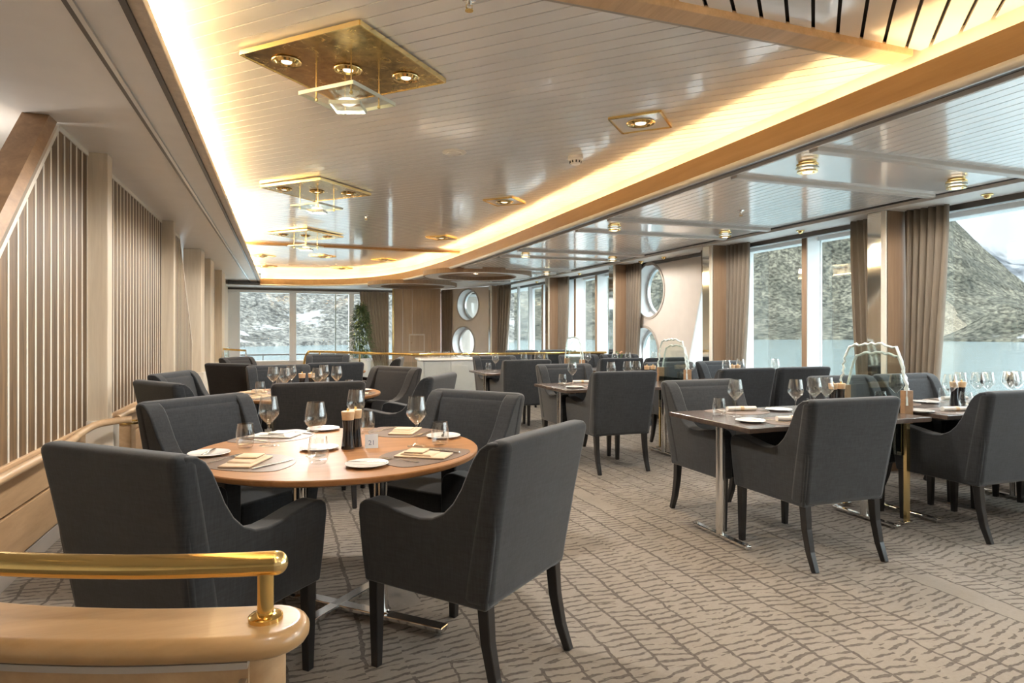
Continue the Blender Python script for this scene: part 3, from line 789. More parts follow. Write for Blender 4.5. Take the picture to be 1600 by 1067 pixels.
def make_rect(L):
    def mk():
        t_ = thing('dining_table', '', 'table')
        W = .80
        MB().box(-L / 2, L / 2, -W / 2, W / 2, TZ - .03, TZ).build('tabletop', 'table_dark', t_, bevel=.004)
        for (a, b, c, d) in ((-L / 2 - .003, -L / 2 + .001, -W / 2, W / 2), (L / 2 - .001, L / 2 + .003, -W / 2, W / 2), (-L / 2, L / 2, -W / 2 - .003, -W / 2 + .001), (-L / 2, L / 2, W / 2 - .001, W / 2 + .003)):
            MB().box(a, b, c, d, TZ - .027, TZ - .004).build('edge_band', 'table_dark', t_)
        for s in (-1, 1):
            x = s * (L / 2 - .11)
            MB().box(x - .02, x + .02, -.26, .26, .010, .030).build('foot_bar', 'chrome', t_, bevel=.004)
            for e in (-1, 1): MB().lathe([(0, 0), (.012, 0), (.012, .036), (0, .036)], 10, (x, e * .24, 0)).build('glide', 'steel', t_, smooth=40)
            MB().lathe([(.0, .03), (.028, .03), (.028, .70), (0, .70)], 20, (x, .0, 0)).build('column', 'chrome', t_, smooth=40)
            MB().box(x - .035, x + .035, -.3, .3, .70, .72).build('support_bar', 'dark_bronze', t_)
        return t_
    return mk
ta = Proto(make_rect(1.42)); tb = Proto(make_rect(1.38))
for k in range(4):
    if k < 3: ta.put((3.195, 3.34 + ROW * k, 0), 0, 'dark wood rectangular dining table by the aisle in the %s row' % rown[k], 'rectangular tables by the windows')
    tb.put((4.76, 3.35 + ROW * k, 0), 0, 'dark wood rectangular dining table by the windows in the %s row' % rown[k], 'rectangular tables by the windows')

# wavy glass dividers ----------------------------------------------------
def wavy(w, z0, z1, seed):
    rnd = random.Random(seed); pts = []
    n = 14
    left = [(-w / 2 - .02 + .03 * (1 - i / n) * 0 + rnd.uniform(-.008, .008) + .05 * (i / n) ** 2, z0 + (z1 - z0 - .07) * i / n) for i in range(n + 1)]
    top = [(-w / 2 + .06 + (w - .12) * i / n, z1 + rnd.uniform(-.009, .009) + .02 * math.sin(PI * i / n)) for i in range(n + 1)]
    right = [(-p[0] + rnd.uniform(-.006, .006), p[1]) for p in left[::-1]]
    return left + top + right
def make_div():
    t_ = thing('glass_divider', '', 'divider')
    for q, (x, z1, w) in enumerate(((-.022, 1.19, .50), (.022, 1.125, .46))):
        o = wavy(w, .80, z1, 5 + q)
        pn = MB().prism_x(o, x - .005, x + .005).build('pane', 'panel_glass', t_)
        MB().tube([(x, a, b) for a, b in o], .0095, 6).build('edge', 'glass_edge', pn, smooth=60)
    for s in (-1, 1):
        MB().box(-.038, .038, s * .25 - .018, s * .25 + .018, .68, .90).build('upright', 'oak_post', t_, bevel=.003)
    MB().box(-.03, .03, -.232, .232, .46, .80).build('lower_panel', 'smoked_glass', t_)
    for s in (-1, 1):
        MB().box(-.015, .015, s * .25 - .012, s * .25 + .012, 0.02, .68).build('leg', 'bright_brass', t_)
        MB().box(-.045, .045, s * .25 - .02, s * .25 + .02, 0, .022).build('foot', 'steel', t_, bevel=.004)
    return t_
dv = Proto(make_div)
for k in range(3):
    dv.put((3.955, 3.40 + ROW * k, 0), 0, 'wavy-edged clear glass divider standing between the tables of the %s row' % rown[k], 'wavy glass dividers')

# ------------------------------------------------------------------ tableware
def lathe_thing(name, cat, parts, kx=1, kz=1):
    parts = [(a, [(p * kx, q * kz) for p, q in b], c, d) for a, b, c, d in parts]
    def mk():
        if len(parts) == 1:
            nm, prof, mat, n = parts[0]
            o = MB().lathe(prof, n).build(name, mat, smooth=50); return tag(o, '', cat)
        t_ = thing(name, '', cat)
        for nm, prof, mat, n in parts: MB().lathe(prof, n).build(nm, mat, t_, smooth=50)
        return t_
    return Proto(mk)
wine = lathe_thing('wine_glass', 'wine glass', [
    ('foot', [(0, .002), (.036, .0), (.036, .002), (.012, .006), (.006, .012), (0, .012)], 'stem_glass', 24),
    ('stem', [(.0042, .010), (.0036, .05), (.0042, .088), (.008, .096), (0, .098)], 'stem_glass', 12),
    ('bowl', [(.004, .095), (.014, .103), (.034, .128), (.0405, .142), (.0385, .165), (.030, .215), (.0288, .215), (.037, .165), (.0388, .143), (.033, .131), (.012, .106), (.0, .101)], 'stem_glass', 28)], 1.22, 1.1)
tumbler = lathe_thing('tumbler', 'tumbler', [('glass', [(0, 0), (.026, .0), (.033, .012), (.037, .035), (.036, .06), (.0305, .098), (.0293, .098), (.0347, .06), (.0355, .036), (.030, .014), (0, .012)], 'stem_glass', 28)], 1.15, 1.15)
side_plate = lathe_thing('side_plate', 'plate', [('dish', [(0, .001), (.048, .0), (.052, .003), (.078, .011), (.082, .0125), (.080, .0145), (.054, .0075), (.0, .006)], 'porcelain', 36)], 1.08, 1.0)
def make_mill():
    t_ = thing('pepper_mill', '', 'pepper mill')
    MB().lathe([(0, 0), (.031, 0), (.031, .004), (.0245, .06), (.023, .10), (.0265, .135), (0, .135)], 24).build('body', 'grinder_black', t_, smooth=40)
    MB().lathe([(0, .135), (.0265, .135), (.031, .172), (.029, .175), (0, .175)], 24).build('head', 'oak_light', t_, smooth=40)
    MB().lathe([(0, .175), (.004, .175), (.007, .181), (.006, .188), (0, .19)], 12).build('knob', 'bright_brass', t_, smooth=60)
    return t_
mill = Proto(make_mill)
def mat_shape(w, d):
    n = 16
    top = [(w / 2 * math.cos(PI * k / n), -d * .25 + d * .75 * math.sin(PI * k / n)) for k in range(n + 1)]
    bot = [(-w / 2 * math.cos(PI * k / n), -d * .25 - d * .25 * math.sin(PI * k / n)) for k in range(1, n)]
    return top + bot
def solo(fn): return Proto(fn)
placemat = solo(lambda: tag(MB().prism(mat_shape(.46, .335), 0, .002).build('placemat', 'placemat_vinyl'), '', 'placemat'))
def nap(matn):
    def mk():
        t_ = thing('napkin', '', 'napkin')
        MB().box(-.065, .065, -.115, .115, 0, .008).build('lower_fold', matn, t_, bevel=.003, smooth=50)
        MB().add([(-.058, -.055, .007), (.05, -.065, .007), (.056, .085, .007), (-.05, .095, .007), (-.055, -.05, .016), (.046, -.058, .014), (.05, .078, .020), (-.047, .085, .018)],
                 [(0, 3, 2, 1), (4, 5, 6, 7), (0, 1, 5, 4), (1, 2, 6, 5), (2, 3, 7, 6), (3, 0, 4, 7)]).build('upper_fold', matn, t_, bevel=.003, smooth=50)
        MB().box(-.046, .048, -.01, .075, .0185, .025).build('turned_corner', matn, t_, bevel=.003, smooth=50)
        return t_
    return Proto(mk)
napk = nap('napkin_cloth'); napw = nap('napkin_white')
def nap_roll():
    t_ = thing('napkin_roll', '', 'napkin')
    MB().sweep([(0, -.10, .016), (0, -.03, .0165), (0, .04, .0165), (0, .10, .016)], [(.022 * math.cos(a), .015 * math.sin(a)) for a in [2 * PI * k / 12 for k in range(12)]]).build('roll', 'napkin_white', t_, smooth=50)
    MB().sweep([(0, -.012, .0165), (0, .012, .0165)], [(.0235 * math.cos(a), .0162 * math.sin(a)) for a in [2 * PI * k / 12 for k in range(12)]]).build('band', 'oak_light', t_, smooth=50)
    return t_
napr = Proto(nap_roll)
def make_fork():
    t_ = thing('fork', '', 'fork')
    MB().sweep([(0, -.10, .0022), (0, -.05, .003), (0, .02, .006), (0, .045, .005)], [(-.005, -.0012), (.005, -.0012), (.005, .0012), (-.005, .0012)], rad=[1.1, .9, .55, .8]).build('handle', 'steel', t_, bevel=.0008)
    MB().box(-.011, .011, .042, .064, .003, .0055).build('head', 'steel', t_, bevel=.001)
    for k in range(4): MB().box(-.0105 + k * .006, -.0075 + k * .006, .062, .10, .003, .0055).build('tine', 'steel', t_)
    return t_
def make_knife():
    t_ = thing('knife', '', 'knife')
    MB().box(-.0055, .0055, -.11, .0, .0005, .007).build('handle', 'steel', t_, bevel=.002)
    MB().prism([(-.0065, 0), (.0065, 0), (.0085, .06), (.005, .105), (-.004, .118), (-.0065, .06)], .001, .003).build('blade', 'steel', t_)
    return t_
def make_bk():
    t_ = thing('butter_knife', '', 'knife')
    MB().box(-.0045, .0045, -.085, .0, 0, .005).build('handle', 'steel', t_, bevel=.0015)
    MB().prism([(-.005, 0), (.005, 0), (.009, .05), (.004, .085), (-.005, .08)], .001, .003).build('blade', 'steel', t_)
    return t_
fork = Proto(make_fork); knife = Proto(make_knife); bknife = Proto(make_bk)
def setting_at(cx, cy, ang, d, gw=(.185, .17), gt=(.265, .11), pp=(-.28, .045), plate=True, full=True, roll=False, cloth='napk'):
    """ang = facing angle of the diner (rz of the chair); d = which setting, for labels"""
    c, s = math.cos(ang), math.sin(ang)
    def w(u, v, z): return (cx + u * c - v * s, cy + u * s + v * c, TZ + z)
    if full:
        placemat.put(w(0, 0, 0), ang, 'brown half-round placemat ' + d, 'placemats')
        if roll: napr.put(w(-.02, -.02, .002), ang + 1.3, 'white rolled napkin with a wooden band ' + d, 'rolled napkins')
        else: (napk if cloth == 'napk' else napw).put(w(0, -.02, .002), ang + .35, 'folded peach cloth napkin ' + d, 'folded napkins')
        fork.put(w(-.135, .0, .002), ang + .1, 'steel dinner fork ' + d, 'forks'); knife.put(w(.135, -.01, .002), ang - .05, 'steel dinner knife ' + d, 'knives')
        if plate: side_plate.put(w(*pp, 0), ang, 'white side plate ' + d, 'side plates')
        if plate: bknife.put(w(*pp, .0142), ang + .5, 'butter knife on the side plate ' + d, 'butter knives')
    wine.put(w(*gw, 0), ang, 'tall stemmed wine glass ' + d, 'wine glasses')
    tumbler.put(w(*gt, 0), ang, 'stemless water tumbler ' + d, 'tumblers')
def ring_setting(T, ch, r, d, **kw):
    a = math.atan2(ch[1] - T[1], ch[0] - T[0]); setting_at(T[0] + r * math.cos(a), T[1] + r * math.sin(a), a + PI / 2, d, **kw)
def fa(x, y): return math.atan2(y, x) - PI / 2
setting_at(-.125, 2.90, fa(.67, .74), 'near left on the front round table', (.165, .215), (.285, .085))
setting_at(.575, 2.79, fa(-.61, .79), 'near right on the front round table', (.17, .17), (.25, .09))
setting_at(-.02, 3.54, fa(.67, -.74), 'far left on the front round table', (.20, .165), (.29, .11), cloth='w')
setting_at(.62, 3.46, fa(-.7, -.7), 'far right on the front round table', (.20, .15), (.20, .055))
for j, (x, y) in enumerate(((.292, 3.075), (.332, 3.125))):
    mill.put((x, y, TZ), 0, ('black pepper mill with oak top on the front round table, nearer one', 'black pepper mill with oak top on the front round table, rear one')[j], 'pepper mills')
side_plate.put((.165, 3.10, TZ), 0, 'white plate in the middle of the front round table', 'side plates')
tc = thing('table_card', 'folded pale blue table number card beside the pepper mills', 'table card', (.40, 3.07, TZ), -.1)
MB().add([(-.03, -.022, 0), (.03, -.022, 0), (.03, 0, .062), (-.03, 0, .062), (-.03, -.0205, 0), (.03, -.0205, 0), (.03, 0, .0605), (-.03, 0, .0605)], [(0, 1, 2, 3), (7, 6, 5, 4), (0, 4, 5, 1), (1, 5, 6, 2), (3, 7, 4, 0)]).build('front_leaf', 'card_white', tc)
MB().add([(-.03, .022, 0), (.03, .022, 0), (.03, 0, .062), (-.03, 0, .062), (-.03, .0205, 0), (.03, .0205, 0), (.03, 0, .0605), (-.03, 0, .0605)], [(3, 2, 1, 0), (4, 5, 6, 7), (1, 5, 4, 0), (2, 6, 5, 1), (0, 4, 7, 3)]).build('back_leaf', 'placemat_vinyl', tc)
cu = bpy.data.curves.new('number', 'FONT'); cu.body = '21'; cu.size = .032; cu.align_x = 'CENTER'; cu.extrude = .0002
to = bpy.data.objects.new('number', cu); C.objects.link(to); to.data.materials.append(M['card_ink'])
me = bpy.data.meshes.new_from_object(to); bpy.data.objects.remove(to)
no = obj('number', me, tc); no.rotation_euler = (math.atan2(.062, .022), 0, 0); no.location = (0, -.0172, .0145)
for p, (cx, cy, n_) in enumerate(((.24, 5.10, 'near'), (-.58, 5.42, 'near left'), (-.62, 6.27, 'far left'), (.02, 7.02, 'far'), (.86, 6.42, 'far right'), (1.0, 5.46, 'near right'))):
    ring_setting(T2, (cx, cy), .45, '%s on the second round table' % n_, gw=(.075, .19), gt=(.155, .11), pp=(-.245, .02), plate=(n_ == 'far right'))
for j, (x, y) in enumerate(((.17, 5.95), (.25, 5.96))):
    mill.put((x, y, TZ), 0, ('black and oak pepper mill on the second round table, left of the pair', 'black and oak pepper mill on the second round table, right of the pair')[j], 'pepper mills')
for k in range(4):
    dy = ROW * k
    for side, yy_, an in (('near', 3.11, 0), ('far', 3.58, PI)):
        full = k < 2
        if k < 3: setting_at(2.95, yy_ + dy, an, '%s side of the %s-row aisle table' % (side, rown[k]), full=full, roll=True)
        for q, xx in enumerate((4.36, 5.02)):
            if k < 3: setting_at(xx, yy_ + dy, an, '%s side of the %s-row window table, %s end' % (side, rown[k], ('aisle', 'window')[q]), full=(k < 1), roll=True)
    if k < 3:
        for sfx, dx, dyy in (('left', -.11, 0), ('right', .0, .005)):
            wine.put((3.48 + dx, 3.36 + dy + dyy, TZ), 0, 'tall wine glass at the middle of the %s-row aisle table, %s of the pair' % (rown[k], sfx), 'wine glasses')
for k in range(2):
    for j, dx in enumerate((0, .075)):
        mill.put((4.66 + dx, 3.33 + ROW * k, TZ), 0, '%s of two dark pepper mills on the window table of the %s row' % (('left', 'right')[j], rown[k]), 'pepper mills')
        mill.put((3.70 + dx, 3.52 + ROW * k, TZ), 0, '%s of two dark pepper mills beside the glass divider of the %s row' % (('left', 'right')[j], rown[k]), 'pepper mills')
for j in range(4):
    wine.put(((4.95, 5.06, 5.30, 5.40)[j], 3.36, TZ), 0, '%s wine glass from the left in the row before the big right window' % ('first', 'second', 'third', 'fourth')[j], 'wine glasses')
vs2 = thing('flower_vase', 'small glass vase of flowers on the window table in the third row', 'vase', (4.66, 8.28, TZ))
MB().lathe([(0, 0), (.03, 0), (.038, .05), (.02, .11), (.026, .14), (.023, .14), (.017, .11), (.034, .05), (0, .006)], 20).build('vase', 'panel_glass', vs2, smooth=50)
t = NT('leaf_green'); f = t.noise(t.coord('Object'), 9, 3)
M['leaf_green'] = t.bsdf(t.ramp(f, [(.3, (.06, .11, .035)), (.7, (.20, .27, .10))]), .55)
t = NT('petal'); M['petal'] = t.bsdf((.75, .40, .22), .6)
for i in range(7):
    a = i * .9; r = .035 + .02 * (i % 3)
    st = MB().tube([(0, 0, .02), (r * .4 * math.cos(a), r * .4 * math.sin(a), .13), (r * math.cos(a), r * math.sin(a), .19 + .02 * (i % 3))], .0025, 5).build('stem', 'leaf_green', vs2)
    MB().lathe([(0, -.012), (.014, 0), (.018, .01), (.008, .014), (0, .016)], 8, (r * math.cos(a), r * math.sin(a), .20 + .02 * (i % 3))).build('flower', 'petal' if i % 2 else 'leaf_green', st, smooth=60)

# ------------------------------------------------------------------ railing, sideboard, plant
rp_ = [(.42, 11.75), (.62, 11.55), (1.75, 9.85), (2.2, 9.62), (5.1, 9.52)]
rl = thing('railing', 'polished brass railing with glass panels crossing the room behind the tables', 'railing', (0, 0, 0))
MB().tube(smooth_path([(.36, 11.9, .62), (*rp_[0], .90)] + [(*q, .94) for q in rp_[1:]], 6), .02, 12).build('rail', 'brass', rl, smooth=60)
posts = [(.62, 11.55), (1.2, 10.68), (1.75, 9.85), (2.9, 9.597), (4.0, 9.56), (5.05, 9.523)]
for (x, y) in posts: MB().lathe([(0, 0), (.03, 0), (.03, .008), (.014, .01), (.014, .93), (0, .93)], 12, (x, y, 0)).build('post', 'bright_brass', rl, smooth=40)
for a, b in zip(posts, posts[1:]):
    d = Vector((b[0] - a[0], b[1] - a[1])).normalized(); nn = Vector((-d.y, d.x)) * .004
    q = [Vector(a) + d * .03 + nn, Vector(b) - d * .03 + nn, Vector(b) - d * .03 - nn, Vector(a) + d * .03 - nn]
    MB().prism([tuple(v) for v in q], .10, .82).build('pane', 'panel_glass', rl)
rl2 = thing('railing', 'short brass and glass railing beside the left end of the far window', 'railing', (-1.1, 14.2, 0))
MB().tube([(0, 0, .93), (.0, 1.2, .93)], .02, 10).build('rail', 'brass', rl2, smooth=60)
MB().tube([(0, 0, .93), (.42, -.12, .90)], .02, 10).build('rail', 'brass', rl2, smooth=60)
for (x, y) in ((0, 0), (0, 1.2), (.42, -.12)): MB().lathe([(0, 0), (.014, 0), (.014, .92), (0, .92)], 10, (x, y, 0)).build('post', 'chrome', rl2, smooth=40)
MB().box(.0 - .004, .004, .02, 1.18, .1, .85).build('pane', 'panel_glass', rl2)
sb = thing('sideboard', 'pale grey service sideboard behind the brass railing', 'sideboard', (2.6, 10.45, 0))
MB().box(-.45, .45, -.25, .25, .06, .82).build('body', 'counter_grey', sb, bevel=.004)
MB().box(-.48, .48, -.28, .28, .82, .85).build('top', 'porcelain', sb, bevel=.005)
MB().box(-.42, .42, -.22, .22, 0, .06).build('plinth', 'dark_bronze', sb)
for s in (-1, 1):
    d_ = MB().box(s * .22 - .21, s * .22 + .21, -.262, -.25, .09, .80).build('door', 'counter_grey', sb, bevel=.002)
    MB().box(s * .04 - .006, s * .04 + .006, -.28, -.262, .42, .58).build('handle', 'chrome', d_)
for j in range(5):
    tumbler.put((2.3 + j * .10, 10.35 + .05 * (j % 2), .85), 0, '%s upturned water glass on the sideboard behind the railing' % ('leftmost', 'second', 'middle', 'fourth', 'rightmost')[j], 'glasses on the sideboard')
pl = thing('potted_bamboo', 'tall leafy bamboo plant in a white pot before the far window', 'plant', (1.82, 15.9, 0))
MB().lathe([(0, 0), (.19, 0), (.24, .62), (.25, .64), (.22, .64), (.21, .58), (0, .58)], 28).build('pot', 'pot_white', pl, smooth=40)
rnd = random.Random(3)
lv = MB()
for i in range(9):
    a = i * 2.4; r = .03 + .012 * i; h_ = 1.15 + .1 * (i % 4)
    MB().tube([(r * math.cos(a), r * math.sin(a), .57), (r * 1.3 * math.cos(a), r * 1.3 * math.sin(a), .57 + h_ * .5), (r * 1.6 * math.cos(a), r * 1.6 * math.sin(a), .57 + h_)], .007, 6).build('stem', 'leaf_green', pl, smooth=60)
for i in range(2300):
    z = .62 + 1.32 * rnd.random() ** .85; k = (z - .6) / 1.35
    R = .30 * (1 - .75 * k ** 2.5) * (.6 + .4 * min(1, k * 4)); a = rnd.random() * 2 * PI; r = R * rnd.random() ** .6
    c = Vector((r * math.cos(a), r * math.sin(a), z)); d = Vector((math.cos(a + rnd.uniform(-1, 1)), math.sin(a + rnd.uniform(-1, 1)), rnd.uniform(-.9, .5))).normalized()
    s_ = d.cross(Vector((0, 0, 1))).normalized() * .014; L = rnd.uniform(.09, .17)
    lv.add([c, c + d * L * .4 + s_, c + d * L, c + d * L * .4 - s_ + Vector((0, 0, .004))], [(0, 1, 2, 3)])
fo = lv.build('foliage', 'leaf_green', pl); fo['kind'] = 'stuff'

# ------------------------------------------------------------------ lamps
def ring_light(mb_parent, x, y, z, r=.062, nm='spotlight'):
    o = MB().lathe([(r, 0), (r + .012, -.004), (r + .014, .0), (r + .006, .006), (r - .004, .004)], 28, (x, y, z), closed=True).build(nm, 'bright_brass', mb_parent, smooth=50)
    MB().lathe([(r, .002), (r * .8, -.012), (r * .55, -.006), (r * .5, .0), (0, .0)], 24, (x, y, z)).build('reflector', 'brass', o, smooth=50)
    MB().lathe([(0, -.006), (r * .42, -.004), (r * .45, .001), (0, .001)], 16, (x, y, z)).build('bulb', 'bulb', o, smooth=50)
    return o
def make_chandelier():
    t_ = thing('chandelier', '', 'chandelier')
    S = .76 / math.sqrt(2)
    sq = lambda s_: [(s_, 0), (0, s_), (-s_, 0), (0, -s_)]
    MB().prism(sq(S), -.030, -.012).build('plate', 'aged_brass', t_)
    MB().prism(sq(S - .05), -.012, 0).build('mount', 'dark_bronze', t_)
    for k in range(4):
        a, b = sq(S + .004)[k], sq(S + .004)[(k + 1) % 4]
        MB().sweep([(a[0], a[1], -.021), (b[0], b[1], -.021)], [(-.004, -.012), (.004, -.012), (.004, .012), (-.004, .012)]).build('edge_strip', 'bright_brass', t_)
    for x in (-.315, 0, .315): ring_light(t_, x, 0, -.034)
    for k in range(4):
        a, b = sq(.165)[k]
        MB().lathe([(0, -.225), (.0085, -.222), (.0085, -.208), (.0042, -.205), (.0042, -.030), (0, -.030)], 8, (a, b, 0)).build('rod', 'bright_brass', t_, smooth=40)
    MB().prism(sq(.36 / math.sqrt(2)), -.200, -.182).build('glass_plate', 'panel_glass', t_)
    for k in range(4):
        a, b = sq(.36 / math.sqrt(2))[k], sq(.36 / math.sqrt(2))[(k + 1) % 4]
        MB().sweep([(a[0], a[1], -.191), (b[0], b[1], -.191)], [(-.003, -.0095), (.003, -.0095), (.003, .0095), (-.003, .0095)]).build('glass_edge', 'glass_edge', t_)
    an = .45
    p2 = [(.115 * math.cos(an + k * PI / 2), .115 * math.sin(an + k * PI / 2)) for k in range(4)]
    MB().prism(p2, -.245, -.225).build('lower_glass', 'panel_glass', t_)
    for k in range(4):
        a, b = p2[k], p2[(k + 1) % 4]
        MB().sweep([(a[0], a[1], -.235), (b[0], b[1], -.235)], [(-.002, -.010), (.002, -.010), (.002, .010), (-.002, .010)]).build('glass_edge', 'glass_edge', t_)
    MB().lathe([(0, -.225), (.03, -.222), (.055, -.205), (.05, -.2), (0, -.2)], 20).build('lens', 'bulb_soft', t_, smooth=50)
    return t_
ch = Proto(make_chandelier)
for k, y in enumerate((3.57, 6.80, 10.02)):
    ch.put((.34, y, ZM), 0, 'square brass and glass chandelier, %s of the three along the ceiling' % ('nearest and largest', 'middle one', 'farthest')[k], 'brass plate chandeliers')
    lamp('chandelier_light', 'SPOT', (.34, y, ZM - .27), P_CHAND, SOFT, .1, None, math.radians(176), (0, 0, -1), .25)
def make_sq():
    t_ = thing('square_downlight', '', 'ceiling light')
    S = .35 / math.sqrt(2); sq = lambda s_: [(s_, 0), (0, s_), (-s_, 0), (0, -s_)]
    MB().prism(sq(S), -.008, 0).build('plate', 'white_lacquer', t_)
    for k in range(4):
        a, b = sq(S)[k], sq(S)[(k + 1) % 4]
        MB().sweep([(a[0], a[1], -.008), (b[0], b[1], -.008)], [(-.006, -.008), (.006, -.008), (.006, .008), (-.006, .008)]).build('edge_strip', 'brass', t_)
    r = ring_light(t_, 0, 0, -.012, .085)
    return t_
sq_ = Proto(make_sq)
spots = [(2.34, 3.87, 'nearest, near the right cove'), (2.34, 6.75, 'second along the right cove'), (2.33, 9.7, 'third along the right cove'),
         (-.35, 13.2, 'beyond the timber ceiling bar, on the left'), (.75, 12.9, 'beyond the timber ceiling bar, in the middle'), (1.95, 13.1, 'beyond the timber ceiling bar, on the right'),
         (-.34, 15.3, 'last on the left, by the far window'), (1.3, 15.2, 'last on the right, by the far window'), (2.34, .9, 'overhead beside the camera')]
for x, y, d in spots:
    sq_.put((x, y, ZM), 0, 'small square brass-edged ceiling downlight, ' + d, 'square downlights')
    lamp('downlight', 'SPOT', (x, y, ZM - .03), P_SPOT, WARM, .06, None, math.radians(95), (0, 0, -1))
def make_aisle():
    t_ = thing('ring_lamp', '', 'ceiling lamp')
    MB().lathe([(0, 0), (.058, 0), (.058, -.008), (.03, -.012), (0, -.012)], 24).build('canopy', 'brass', t_, smooth=40)
    for k, r in enumerate((.07, .074, .066)):
        MB().lathe([(r, -.016 - .022 * k), (r, -.028 - .022 * k), (r - .022, -.028 - .022 * k), (r - .022, -.016 - .022 * k)], 28, closed=True).build('ring', ('brass', 'glass_edge', 'bright_brass')[k], t_, smooth=40)
    MB().lathe([(0, -.078), (.03, -.075), (.036, -.05), (.034, -.012), (0, -.012)], 16).build('bulb', 'bulb_soft', t_, smooth=50)
    return t_
al = Proto(make_aisle)
for k, (a, b) in enumerate(beams):
    for side, x in (('cove', 3.35), ('window', 4.78)):
        y = a + .27
        al.put((x, y, ZA - .006), 0, 'small ringed brass lamp on the %s ceiling beam, %s side' % (('overhead', 'nearest', 'second', 'third', 'fourth')[k], side), 'ringed brass lamps over the aisle')
        lamp('ring_lamp_light', 'SPOT', (x, y, ZA - .10), P_AISLE, SOFT, .06, None, math.radians(176), (0, 0, -1), .25)
# downlights added out of view, behind and above the camera, as fill light
for x, y, d in ((.3, .3, 'straight above the camera'), (.3, -2.6, 'farthest behind the camera'), (2.2, -2.2, 'behind the camera by the cove'), (-1.9, 1.0, 'over the stair side beside the camera'), (-1.9, -2.0, 'over the stair side behind the camera')):
    z = ZM if x > -.5 else ZS
    sq_.put((x, y, z), 0, 'added unseen square ceiling downlight ' + d, 'added downlights behind the camera')
    if x > 0: lamp('downlight', 'SPOT', (x, y, z - .03), P_DOWN, SOFT, .1, None, math.radians(160), (0, 0, -1))
for x, y, d in ((-2.0, 4.55, 'above the sloping end of the slatted partition'), (-2.0, 7.2, 'hidden behind the middle slatted panel')):
    o = tag(MB().lathe([(.05, 0), (.07, -.006), (.072, 0), (.05, .006), (0, .006), (0, -.002), (.045, -.002)], 24, (0, 0, 0)).build('ceiling_spot', 'brass', smooth=50), 'small round brass ceiling spot ' + d, 'ceiling light', 'ceiling spots behind the partition')
    o.location = (x, y, ZS)
    lamp('ceiling_spot_light', 'POINT', (x, y, ZS - .2), P_DOWN * .25, SOFT, .08)
# eyeball spots on the window ledge
for k, y in enumerate((3.6, 5.6, 8.3, 8.95, 11.2, 13.4)):
    e = thing('eyeball_spot', 'tiny brass eyeball spotlight on the ledge above the windows, %s from the right' % ('first', 'second', 'third', 'fourth', 'fifth', 'sixth')[k], 'spotlight', (5.42, y, ZA - .036), 0, 'eyeball spotlights')
    MB().lathe([(0, 0), (.042, 0), (.044, -.006), (.03, -.012), (0, -.012)], 20).build('collar', 'brass', e, smooth=50)
    MB().lathe([(0, -.036), (.016, -.032), (.026, -.02), (.028, -.010), (0, -.008)], 16).build('eyeball', 'bright_brass', e, smooth=60)
# ceiling fittings
def sprinkler(x, y, z, label):
    e = thing('sprinkler', label, 'sprinkler', (x, y, z), 0, 'ceiling sprinklers')
    MB().lathe([(0, 0), (.03, 0), (.03, -.006), (.012, -.012), (.009, -.03), (0, -.03)], 16).build('base', 'chrome', e, smooth=40)
    for k in range(2): MB().tube([(.012 * (1 - 2 * k), 0, -.028), (.014 * (1 - 2 * k), 0, -.042), (0, 0, -.052)], .0025, 6).build('yoke_arm', 'brass', e)
    MB().lathe([(0, -.050), (.018, -.052), (.018, -.055), (0, -.055)], 14).build('deflector', 'brass', e)
sprinkler(.77, 2.69, ZM, 'brass sprinkler head at the top of the picture, nearest one')
sprinkler(1.0, 8.2, ZM, 'small sprinkler head in the middle of the white plank ceiling')
sprinkler(1.1, 14.2, ZM, 'small sprinkler head near the far end of the main ceiling')
sprinkler(4.12, 5.0, ZA, 'small sprinkler head on the aisle ceiling between the beams')
sd = thing('smoke_detector', 'white round smoke detector on the main ceiling', 'smoke detector', (2.30, 4.83, ZM))
MB().lathe([(0, 0), (.062, 0), (.064, -.02), (.056, -.03), (0, -.03)], 28).build('base', 'plastic_white', sd, smooth=40)
MB().lathe([(0, -.03), (.05, -.03), (.05, -.034), (.043, -.058), (.035, -.066), (0, -.066)], 28).build('head', 'plastic_white', sd, smooth=40)
for k in range(10):
    a = 2 * PI * k / 10
    MB().box(.0435, .050, -.005, .005, -.056, -.038).build('vent_slot', 'dark_gap', sd).rotation_euler = (0, 0, a)
va = thing('air_diffuser', 'flush white round air diffuser on the main ceiling', 'air diffuser', (1.32, 5.05, ZM))
MB().lathe([(0, -.006), (.08, -.006), (.10, -.002), (.10, 0), (0, 0)], 32).build('plate', 'plastic_white', va, smooth=40)
MB().lathe([(.045, -.006), (.06, -.012), (.062, -.006)], 28, closed=True).build('cone', 'plastic_white', va, smooth=40)

# ------------------------------------------------------------------ outside: deck rail, fjord, mountains
dk = thing('deck_rail', 'dark handrail of the open deck outside the far window', 'railing', (0, YF + 1.6, 0))
MB().tube([(-2.5, 0, .62), (4, 0, .62)], .025, 8).build('rail', 'dark_bronze', dk, smooth=60)
for x in (-1.9, -.5, .9, 2.3, 3.6): MB().tube([(x, 0, -.3), (x, 0, .62)], .015, 8).build('post', 'dark_bronze', dk, smooth=60)
struct(MB().box(-4, 6.5, YF + .7, YF + 2.2, -.45, -.3).build('floor_deck', 'counter_grey'))
t = NT('fjord_water'); v = t.coord('Object', (.05, .05, 1))
M['fjord_water'] = t.bsdf((.10, .135, .145), .14, 0, t.bump(t.noise(v, 1.2, 5), .25, 1.0), spec=.6)
struct(MB().add([(-6000, -6000, -9), (9000, -6000, -9), (9000, 9000, -9), (-6000, 9000, -9)], [(0, 1, 2, 3)]).build('sea', 'fjord_water'))
